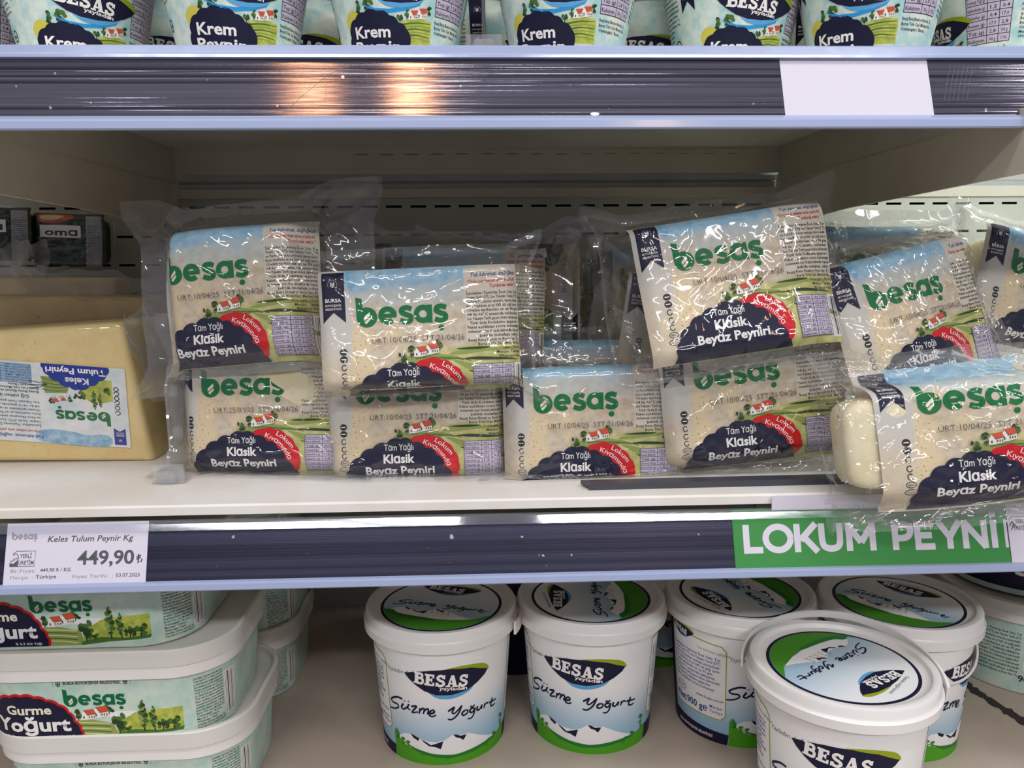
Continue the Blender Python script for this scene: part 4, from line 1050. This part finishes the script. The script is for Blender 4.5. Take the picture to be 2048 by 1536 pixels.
def cheese_block(label, Y, poly, depth, lab=None, flap=None, grp='yellow cheese blocks in the left bay'):
    """poly: front face outline in picture points at depth Y"""
    P = [atY(px, py, Y) for px, py in poly]
    base = np.mean(P, 0); base[2] = MZ; base[1] += depth / 2
    o = thing('cheese_block', label, 'cheese block', base, group=grp); inv = Matrix.Translation(tuple(-base))
    def shape(name, m, grow, bev, smooth=True):
        bm = bmesh.new(); c = np.mean(P, 0)
        Q = [Vector(c + (p - c) * (1 + grow) + np.array([0, -grow * .06, 0])) for p in P]
        prism(bm, Q, (0, depth * (1 + grow), 0))
        bmesh.ops.bevel(bm, geom=list(bm.edges), offset=bev, segments=4, profile=.5, affect='EDGES')
        for v in bm.verts: v.co.z = max(v.co.z, MZ + .0004)
        k = bm_obj(name, bm, m, o, smooth); k.matrix_parent_inverse = inv; sharp(k.data, 50); return k
    shape('cheese', 'yellow_cheese', 0, .006)
    if lab:
        quad = [atY(px, py, Y - .0009) for px, py in lab]      # corners of the label as printed: TL TR BR BL of the upside-down art
        def mp(u, v, off):
            s_, t_ = (u / 112)[:, None], (v / 62)[:, None]
            return ((1 - s_) * (1 - t_) * quad[0] + s_ * (1 - t_) * quad[1] + s_ * t_ * quad[2] + (1 - s_) * t_ * quad[3]) + np.array([0, -1., 0]) * off * .001
        k = KELES.emit('printed_label', mp, o, 40, .08); k.matrix_parent_inverse = inv
    shape('wrapper', 'smooth_film', .022, .005)
    if flap:
        V = []; Fs = []; nu, nv = 40, 12; r = np.random.RandomState(len(flap) + int(Y * 100)); ph = r.uniform(0, 6, 6)
        q = [atY(px, py, Y + dy) for px, py, dy in flap]
        for j in range(nv + 1):
            for i in range(nu + 1):
                s_, t_ = i / nu, j / nv
                p = (1 - s_) * (1 - t_) * q[0] + s_ * (1 - t_) * q[1] + s_ * t_ * q[2] + (1 - s_) * t_ * q[3]
                w = .0022 * math.sin(s_ * 14 + ph[0] + t_ * 3) + .0016 * math.sin(s_ * 31 + ph[1] - t_ * 6) + .0016 * math.sin(t_ * 8 + ph[2] + s_ * 5)
                V.append(p + np.array([0, w * 1.6, w * (1 - t_)]))
        for j in range(nv):
            for i in range(nu): a = j * (nu + 1) + i; Fs.append((a, a + 1, a + nu + 2, a + nu + 1))
        k = mesh('film_flap', V, Fs, 'flap_film', o, True); k.matrix_parent_inverse = inv
    return o
def flap_film():
    m = clear('flap_film', (.96, .95, .93), .08, .16)
flap_film()
cheese_block('front block of yellow cheese with an upside down paper label', .567, [(-190, 674), (242, 645), (308, 930), (-190, 926)], .085, [(262, 896), (-92, 874), (-106, 712), (249, 738)], [(238, 644, 0), (338, 580, .05), (352, 705, .06), (296, 760, 0)])
cheese_block('second block of yellow cheese, unlabelled, behind the labelled block', .668, [(-60, 590), (288, 596), (330, 868), (-60, 868)], .055, None, [(-60, 520, .02), (350, 560, .03), (330, 602, 0), (-60, 592, 0)])
cheese_block('third block of yellow cheese at the back below the dark packs', .735, [(-60, 552), (230, 556), (250, 800), (-60, 800)], .035, None, [(-60, 500, .0), (92, 480, .0), (96, 560, 0), (-60, 560, 0)])

# ---- dark packs at the back of the left bay
def dark_art():
    A = Art(); A.grid(0, 0, 112, 84, 'olive_pack_print', 0, 3.)
    A.poly([(14, 4), (58, 4), (64, 10), (40, 17), (14, 16)], 'roof_red', 1, 3); A.poly([(18, 6), (50, 6), (40, 12), (18, 13)], 'pale_field', 2, 3)
    A.rect(14, 21, 76, 40, 'white_ink', 2); A.text('omɑ', 46, 36.5, 10, 'black_ink', 3, .034, width=50)
    A.rect(84, 6, 108, 84, 'pale_grey', 2); textblock(A, 86, 22, 106, LINES, 3.2, 1.9, 'black_ink', 3, 'l')
    return A
DARK = dark_art()
def dark_pack(label, px, py, Y, yaw):
    P = Pouch(seed=40 + px % 7, fu=(8, 104), fv=(8, 78), T=22, sc=.60e-3, c=(46, 30), wob=.8)
    o = thing('olive_pack', label, 'olive pack', atY(px, py, Y) + np.array([0, P.T * P.sc, 0]), (math.radians(-4), math.radians(2), math.radians(yaw)), 'dark packs at the back of the left bay')
    P.block('filling', o, 'olive_pack_print'); DARK.emit('printed_label', P, o, 4., .13); P.film('wrapper', o, (3, 3, 3, 4), 2.2)
    return o
dark_pack('dark green pack at the back with a whole white name box', 122, 464, .755, 0)
dark_pack('dark green pack cut by the left picture edge at the back', -28, 452, .745, 0)

# ================================================================== GOURMET YOGHURT TUBS (bottom shelf, left)
TW, TD, TR = .176, .128, .040       # at the rim
def rr_point(s, z_in):
    """walk along the rounded-rectangle outline; s = 0 in the middle of the front, + to the right; inset z_in"""
    w, d, r = TW / 2 - z_in, TD / 2 - z_in, TR - z_in * .5
    segs = [('l', w - r), ('a', r * math.pi / 2), ('l', 2 * (d - r)), ('a', r * math.pi / 2), ('l', 2 * (w - r)), ('a', r * math.pi / 2), ('l', 2 * (d - r)), ('a', r * math.pi / 2), ('l', w - r)]
    per = sum(x[1] for x in segs); s = s % per; p = np.array([0., -d]); a = 0.
    for k, L in segs:
        if s <= L or k is segs[-1]:
            q = min(s, L)
            if k == 'l': return p + q * np.array([math.cos(a), math.sin(a)])
            c = p + r * np.array([-math.sin(a), math.cos(a)]); b = a + q / r
            return c + r * np.array([math.sin(b), -math.cos(b)])
        if k == 'l': p = p + L * np.array([math.cos(a), math.sin(a)])
        else:
            c = p + r * np.array([-math.sin(a), math.cos(a)]); a += math.pi / 2; p = c + r * np.array([math.sin(a), -math.cos(a)])
        s -= L
    return p
def rr_loop(name, prof, m, parent, n=112, cap=True):
    """prof: (inset, z) pairs swept round the outline"""
    V = []; Fs = []
    for ins, z in prof:
        w, d, r = TW / 2 - ins, TD / 2 - ins, TR - ins * .5
        per = 4 * (w - r) + 4 * (d - r) + 2 * math.pi * r
        V += [(*rr_point(per * i / n, ins), z) for i in range(n)]
    for k in range(len(prof) - 1):
        for i in range(n): Fs.append((k * n + i, k * n + (i + 1) % n, (k + 1) * n + (i + 1) % n, (k + 1) * n + i))
    if cap: Fs += [tuple(range(n))[::-1], tuple(range((len(prof) - 1) * n, len(prof) * n))]
    o = mesh(name, V, Fs, m, parent, True); sharp(o.data, 35); return o
def gurme_art():
    """x in mm along the outline (0 = middle of the front), y down from the lower edge of the band to the foot (46)"""
    A = Art(); A.grid(-190, 0, 190, 45, 'tub_print', 0, 3.)
    def p(x, y): return (-5 + (x - 490) * .1075, (y - 1008) * .128)
    A.poly([p(*q) for q in ((700, 1225), (760, 1205), (900, 1185), (1058, 1178), (1055, 1306), (640, 1320))], 'meadow_wash', 1)
    A.poly([p(*q) for q in ((560, 1215), (640, 1192), (790, 1192), (740, 1220), (700, 1240))], 'snow_ink', 1)
    A.poly([p(*q) for q in ((400, 1240), (520, 1238), (640, 1262), (660, 1345), (400, 1345))], 'field_green', 2)
    for k in range(5): x0, y0 = p(410, 1252 + k * 16); x1, y1 = p(620, 1262 + k * 17); A.stroke([(x0, y0), ((x0 + x1) / 2, y0 + .4), (x1, y1)], .8, 'leaf_green' if k % 2 else 'pale_field', 3, 3)
    A.poly([p(*q) for q in ((640, 1325), (760, 1300), (900, 1308), (1058, 1296), (1050, 1316), (800, 1328), (640, 1345))], 'leaf_green', 3)
    r = random.Random(9)
    for x, y, w, h in ((822, 1312, 7.2, 22.5), (884, 1312, 5.8, 18)): a, b = p(x, y); poplar(A, a, b, w, h, 5, r)
    for x, y, w, h in ((672, 1325, 9, 15), (935, 1308, 8, 8), (1000, 1306, 9, 9), (725, 1322, 5, 5)): a, b = p(x, y); blob_tree(A, a, b, w, h, 5, r, n=11)
    a, b = p(430, 1236); village(A, a, b, 22, 4, 7)
    a, b = p(358, 1152); put(A, logo('mid_green_ink', 'cream_ink'), a, b, .80, 3)
    emblem(A, *p(340, 1026), 4, 'black_ink', 2); emblem(A, *p(738, 1020), 4, 'black_ink', 2)
    a, b = p(538, 1030); A.text('BURSA BÜYÜKŞEHİR BELEDİYESİ', a, b, 1.9, 'black_ink', 2, .028, width=36)
    C0 = [(-260, 1345), (-250, 1250), (-190, 1190), (-120, 1140), (-40, 1105), (40, 1088), (110, 1082), (190, 1092), (260, 1112), (330, 1140), (385, 1185), (415, 1240), (447, 1290), (450, 1345)]
    A.poly(cusps([p(*q) for q in C0], .16), 'red', 6)
    cx, cy = p(95, 1345); A.poly([(cx + (x - cx) * .962, cy + (y - cy) * .945) for x, y in cusps([p(*q) for q in C0], .16)], 'navy', 7)
    a, b = p(143, 1196); A.text('Gurme', a, b, 6.3, 'cream_ink', 8, .030, width=29.5); a, b = p(150, 1295); A.text('Yoğurt', a, b, 9.4, 'white_ink', 8, .034, width=50)
    a, b = p(325, 1335); A.text('% 5.5 Süt Yağı', a, b, 1.6, 'white_ink', 8, .01, width=17); a, b = p(40, 1335); A.text('Süt Proteini', a, b, 1.6, 'white_ink', 8, .01, width=14)
    for x0, sgn in ((64, 1), (-96, 1)):
        textblock(A, x0, 5, x0 + 20, LINES + LINES[:2], 2.2, 1.5, 'black_ink', 2, 'l')
        barcode(A, x0 + 22, 8, x0 + 30, 40, 2)
    return A
mat('mid_green_ink', (0, 104, 62), rough=.5, spec=.25)
GURME = gurme_art()
def gurme_tub(label, loc):
    o = thing('yogurt_tub', label, 'yogurt tub', loc, group='rectangular yogurt tubs stacked on the bottom shelf')
    rr_loop('tub', [(.0095, .0), (.0082, .0012), (.0052, .0465), (.0052, .0470), (.0022, .0472), (.0015, .0478), (.0012, .0570), (.0030, .0575)], 'white_plastic', o)
    def mp(u, v, off):
        z = .0462 - v * .001; ins = .0082 + (.0052 - .0082) * (z - .0012) / (.0465 - .0012) - .0002 - off * .001
        return np.array([(*rr_point(a * .001, i_), zz) for a, i_, zz in zip(u, ins, z)])
    GURME.emit('printed_sleeve', mp, o, 4., .05)
    rr_loop('lid', [(.0010, .0560), (.0, .0565), (.0, .0672), (.0008, .0682), (.0028, .0682), (.0036, .0672), (.0042, .0620), (.0160, .0612)], 'milky_plastic', o)
    return o
gx, gy, PITCH = -.2550, .475 + TD / 2, .0612
g0 = gurme_tub('rectangular yogurt tub in the front stack, second below the price card', (gx - .002, gy - .004, BZ + PITCH)); g0.scale = (1, 1, .98)
for k, (dx_, dy_, lv, lab) in enumerate(((.004, .002, 0, 'rectangular yogurt tub at the foot of the front stack, only its rim in the picture'), (-.022, .004, 2, 'rectangular yogurt tub topping the front stack just under the price card'),
                                         (.002, .140, 0, 'lowest rectangular yogurt tub of the stack behind'), (.006, .138, 1, 'rectangular yogurt tub midway up the stack behind'), (.001, .140, 2, 'topmost rectangular yogurt tub of the stack behind, deep in shade'))):
    t = copy_tree(g0); t.location = (gx + dx_, gy + dy_, BZ + lv * PITCH); t['label'] = lab

# ================================================================== WHITE YOGHURT BUCKETS
def bucket_art():
    A = Art(); A.grid(-173, -97, 173, 0, 'bucket_print', 0, 4.)
    put(A, SHIELD, 0, 0, 1, 2); put(A, SCRIPT, 0, 0, 1, 2); put(A, MOUNT, 0, 0, 1, 2)
    a, b = b2(1212, 876); A.text('Yayladan doğal lezzeti...', a, b, 3.2, 'navy', 2, -.006, -4, width=44, shear=.45, align='l')
    pts = [(-56, -22), (-52, -19), (-46, -14), (-36, -11.5), (-24, -9), (-10, -7), (2, -6), (14, -7.5), (26, -9), (38, -10), (50, -12), (57, -14)]
    A.poly(pts + [(57, 0), (-56, 0)], 'light_green', 5); A.poly([(-50, -17), (-34, -12.5), (-18, -9.5), (0, -8), (20, -10), (44, -12), (40, -9.5), (16, -6.6), (-6, -5.2), (-28, -8.4)], 'mid_green', 6)
    r = random.Random(1)
    for x, y, w, h in ((-52, -14, 5, 11), (-46, -12, 4, 7), (-41, -11, 3.4, 9), (50, -11, 4, 15), (40, -8, 4.6, 7), (31, -5, 5, 7), (-28, -7, 4, 4)): blob_tree(A, x, y, w, h, 7, r, 'mid_green', 'lid_green', 6)
    for s_ in (-1, 1):      # side panels
        x0, x1 = (-114, -59) if s_ < 0 else (59, 113)
        A.poly([(x0, -86), (x1 - 4, -83), (x1, -79), (x1, -24), (x1 - 4, -20), (x0 + 4, -20), (x0, -24)], 'olive', 2); A.poly([(x0 + .8, -85), (x1 - 4.4, -82.2), (x1 - .8, -78.6), (x1 - .8, -24.4), (x1 - 4.4, -20.8), (x0 + 4.4, -20.8), (x0 + .8, -24.4)], 'white_ink', 3)
    put(A, SHIELD, -99, -57, .40, 4)
    textblock(A, -112, -70, -64, LINES[:9], 3.3, 2.1, 'print_blue', 4, 'l', .02); A.ring(-104, -36, 6, 3.2, .5, 'print_blue', 4); A.text('16-0199', -104, -35.2, 2, 'print_blue', 4, .01)
    A.text('Tek kıbrımız sağlığınız', -84, -76, 2, 'lid_green', 4, .0, 2, width=28, shear=.4, align='l', res=1)
    A.text('www.besas.com.tr', -86, -35.5, 2.1, 'print_blue', 4, .02, width=25, align='l', res=1); A.text('Net:900 g℮', -111, -24.5, 5.6, 'print_blue', 4, .028, width=36, align='l')
    A.text('Menşei', -73, -29, 2.4, 'print_blue', 4, .006, width=11, align='l'); A.text('Türkiye', -73, -25, 2.4, 'print_blue', 4, .006, width=11.5, align='l')
    table(A, 63, -78, 109, -50, 7, (.5, .75), 'white_ink', 'print_blue', 4, .3); textblock(A, 63, -44, 109, LINES[11:15], 3.4, 2, 'print_blue', 4, 'l'); barcode(A, 65, -34, 83, -23, 4)
    A.poly([(-173, -97), (-117, -97), (-117, 0), (-173, 0)], 'navy', 2); A.poly([(116, -97), (173, -97), (173, 0), (116, 0)], 'navy', 2)
    A.poly([(-118, -12), (-56, -9), (-57, 0), (-118, 0)], 'navy', 4); A.poly([(57, -13), (117, -16), (117, 0), (57, 0)], 'navy', 4)
    A.text('BURSA BÜYÜKŞEHİR BELEDİYESİ', -90, -3.6, 2.1, 'white_ink', 6, .02, width=40)
    return A
BUCKET = bucket_art()
def lid_art():
    A = Art(); R = 47.5
    A.ell(0, 0, R, R, 'navy', 0, 64); A.ell(0, 0, R - 2.2, R - 2.2, 'lid_print', 1, 64)
    put(A, SHIELD, 4, 24, .72, 4)
    put(A, SCRIPT, 8, 37, .74, 4)
    put(A, MOUNT, 0, 31, .82, 2, fx=.84)
    t = np.radians(np.linspace(18, 162, 30)); arc_ = [((R - 2.4) * math.cos(a), (R - 2.4) * math.sin(a)) for a in t]
    A.poly(arc_ + [(-38, 21), (-28, 24), (-14, 27), (0, 28), (16, 26), (32, 22)], 'lid_green', 3)
    A.poly([(-40, 19), (-34, 17), (-28, 22), (-14, 25), (2, 27), (2, 29.5), (-14, 29), (-30, 26)], 'mid_green', 4, 3)
    A.text('Yayladan doğal lezzeti...', -4, -35, 2.3, 'navy', 3, -.006, -6, width=30, shear=.45)
    for k in range(5): A.text('03.06.25', -8 + k * 4.5, 15 + k * .3, 1.6, 'grey_ink', 5, .0, 80, width=7, res=1)
    return A
LID = lid_art()
BR0, BR1, BH = .0470, .0545, .110
def bucket(label, loc, rot, lidrot, hrot, htilt):
    o = thing('yogurt_bucket', label, 'yogurt bucket', loc, (0, 0, 0), 'white yogurt buckets on the bottom shelf')
    b = lathe('bucket_body', [(BR0 - .004, .0004), (BR0, .0), (BR0 + .0006, .0010), (BR1, .097), (BR1 + .0006, .0975)], 'white_plastic', o, 96)
    def mp(u, v, off):
        z = -v * .001; r = BR0 + .0006 + (BR1 - BR0 - .0006) * z / .097 + .0002 + off * .001; a = u / 55.
        return np.stack([r * np.sin(a), -r * np.cos(a), z], 1)
    pr = BUCKET.emit('printed_sleeve', mp, o, 4.5, .06)
    ld = lathe('lid', [(BR1 + .0005, .0935), (.0588, .0935), (.0602, .0945), (.0605, .1005), (.0592, .1015), (.0585, .1030), (.0588, .1075), (.0578, .1095), (.0555, .1100), (.0535, .1092), (.0522, .1066), (.0500, .1058), (.0002, .1058)], 'white_plastic', o, 96)
    pl = LID.emit('printed_disc', lambda u, v, off: np.stack([u * .001, -v * .001, 0 * u + .10595 + off * .001], 1), ld, 8, .06)
    # bail handle: flat tapering band over half the rim
    V = []; Fs = []; n = 40
    for i in range(n + 1):
        a = math.pi * i / n; w = .0026 + .0026 * abs(math.cos(a)) ** 6; R = .0622
        for k, (dr, dz) in enumerate(((0, -w), (.0016, -w), (.0016, w), (0, w))): V.append(((R + dr) * math.cos(a), (R + dr) * math.sin(a), dz))
    for i in range(n):
        for k in range(4): Fs.append((i * 4 + k, i * 4 + (k + 1) % 4, (i + 1) * 4 + (k + 1) % 4, (i + 1) * 4 + k))
    Fs += [(3, 2, 1, 0), (n * 4, n * 4 + 1, n * 4 + 2, n * 4 + 3)]
    h = mesh('handle', V, Fs, 'white_plastic', o, True); sharp(h.data)
    return o
def turn(o, loc, rot, lidrot, hrot, htilt):
    o.location = loc
    for ch in list(o.children):
        nm_ = ch.name.split('.')[0]
        if nm_ == 'handle' and hrot is None: bpy.data.objects.remove(ch); continue
        if nm_ in ('bucket_body', 'printed_sleeve'): ch.rotation_euler = (0, 0, rot)
        elif nm_ == 'lid': ch.rotation_euler = (0, 0, lidrot)
        elif nm_ == 'handle':
            ch.matrix_local = Matrix.Translation((0, 0, .0975)) @ Matrix.Rotation(hrot, 4, 'Z') @ Matrix.Rotation(htilt, 4, 'X')
R_ = math.radians
bspec = [(-.0361, .5795, 9, -18, -26, 0, 'white yogurt bucket nearest the rectangular tubs, its front label in full'),
         (.0830, .5865, 0, 98, None, 1, 'white yogurt bucket second from the rectangular tubs, mountains at the side of its lid'),
         (.2042, .5880, 54, 132, None, 2, 'white yogurt bucket turned to its ingredient panel reading Net 900 g'),
         (.3225, .5650, 80, -14, -155, -34, 'white yogurt bucket behind the front bucket with its handle hanging down'),
         (.2338, .4705, 12, -118, -22, 15, 'front white yogurt bucket standing forward of the rail, cut by the picture bottom'),
         (.026, .705, 168, 60, None, 0, 'white yogurt bucket behind the gap of the first two, dark back side showing'),
         (.158, .712, 40, 40, None, 0, 'white yogurt bucket behind the second, ingredient panel in shade')]
proto = None
for x, y, ex, le, hr, ht, lab in bspec:
    if proto is None: proto = t = bucket(lab, (x, y, BZ), 0, 0, 0, 0)
    else: t = copy_tree(proto); t['label'] = lab
    turn(t, (x, y, BZ), face(x, y, ex), face(x, y, le), None if hr is None else R_(hr), R_(ht))

# ---- big round tubs at the right edge
def round_tub(label, loc, rot):
    o = thing('round_yogurt_tub', label, 'yogurt tub', loc, (0, 0, 0), 'large round yogurt tubs at the right edge')
    r0, r1, H = .062, .072, .068
    lathe('tub', [(r0 - .003, .0), (r0, .001), (r1, H), (r1 + .003, H), (r1 + .0035, H + .010)], 'white_plastic', o, 96)
    A = Art(); A.grid(-200, -66, 200, -2, 'tub_print', 0, 5.)
    A.poly(cusps([(-75, -6), (-70, -30), (-50, -48), (-20, -56), (10, -50), (35, -34), (48, -6)], .15), 'navy', 2); A.text('Yoğurt', -14, -20, 15, 'white_ink', 3, .034, width=92)
    A.ell(66, -46, 9, 9, 'green', 2, 24); put(A, logo('green', 'cream_ink'), 80, -44, .7, 2)
    r = random.Random(8)
    for k in range(4): poplar(A, 56 + k * 9, -8, 8, 22 + 4 * (k % 2), 3, r)
    A.poly([(48, -10), (110, -14), (110, -3), (48, -3)], 'field_green', 2)
    barcode(A, -112, -58, -98, -24, 2); textblock(A, -150, -56, -116, LINES[:12], 3.6, 2.2, 'black_ink', 2, 'l'); A.text('900 g℮', -104, -12, 6, 'black_ink', 2, .02, width=24)
    for k in range(4): A.ring(-90, -54 + k * 9, 3, 3.4, .9, 'black_ink', 2)
    A.poly([(-98, -20), (-80, -20), (-80, -4), (-98, -4)], 'leaf_green', 2)
    def mp(u, v, off):
        z = -v * .001; r_ = r0 + (r1 - r0) * z / H + .0002 + off * .001; a = u / 68. + rot
        return np.stack([r_ * np.sin(a), -r_ * np.cos(a), z], 1)
    A.emit('printed_sleeve', mp, o, 5, .06)
    lathe('lid', [(r1 + .0035, H + .008), (r1 + .0055, H + .0085), (r1 + .0055, H + .0175), (r1 + .002, H + .0185), (r1 - .002, H + .0165), (.0001, H + .0165)], 'milky_plastic', o, 96)
    return o
cxr, cyr = .492, .655
round_tub('large round yogurt tub on the bottom deck at the right picture edge', (cxr, cyr, BZ), R_(62))
round_tub('large round yogurt tub stacked on the other at the right picture edge', (cxr - .002, cyr + .004, BZ + .0866), R_(-60))
# torn dark tape on the deck
p0, p1 = atZ(1926, 1366, BZ), atZ(2075, 1462, BZ); rng_ = random.Random(5); L_ = []; R2 = []
for i in range(25):
    t_ = i / 24; p = p0 + (p1 - p0) * t_; w = .0042 + rng_.uniform(-.0018, .0014)
    L_.append((p[0] - w, p[1] - w * .5, BZ + .0008)); R2.append((p[0] + w * rng_.uniform(.5, 1.1), p[1] + w * .5, BZ + .0008))
bm = bmesh.new(); prism(bm, L_ + R2[::-1], (0, 0, -.0006)); tag(bm_obj('tape_strip', bm, 'torn_tape'), 'torn dark tape strip on the bottom deck before the round tubs', 'tape')
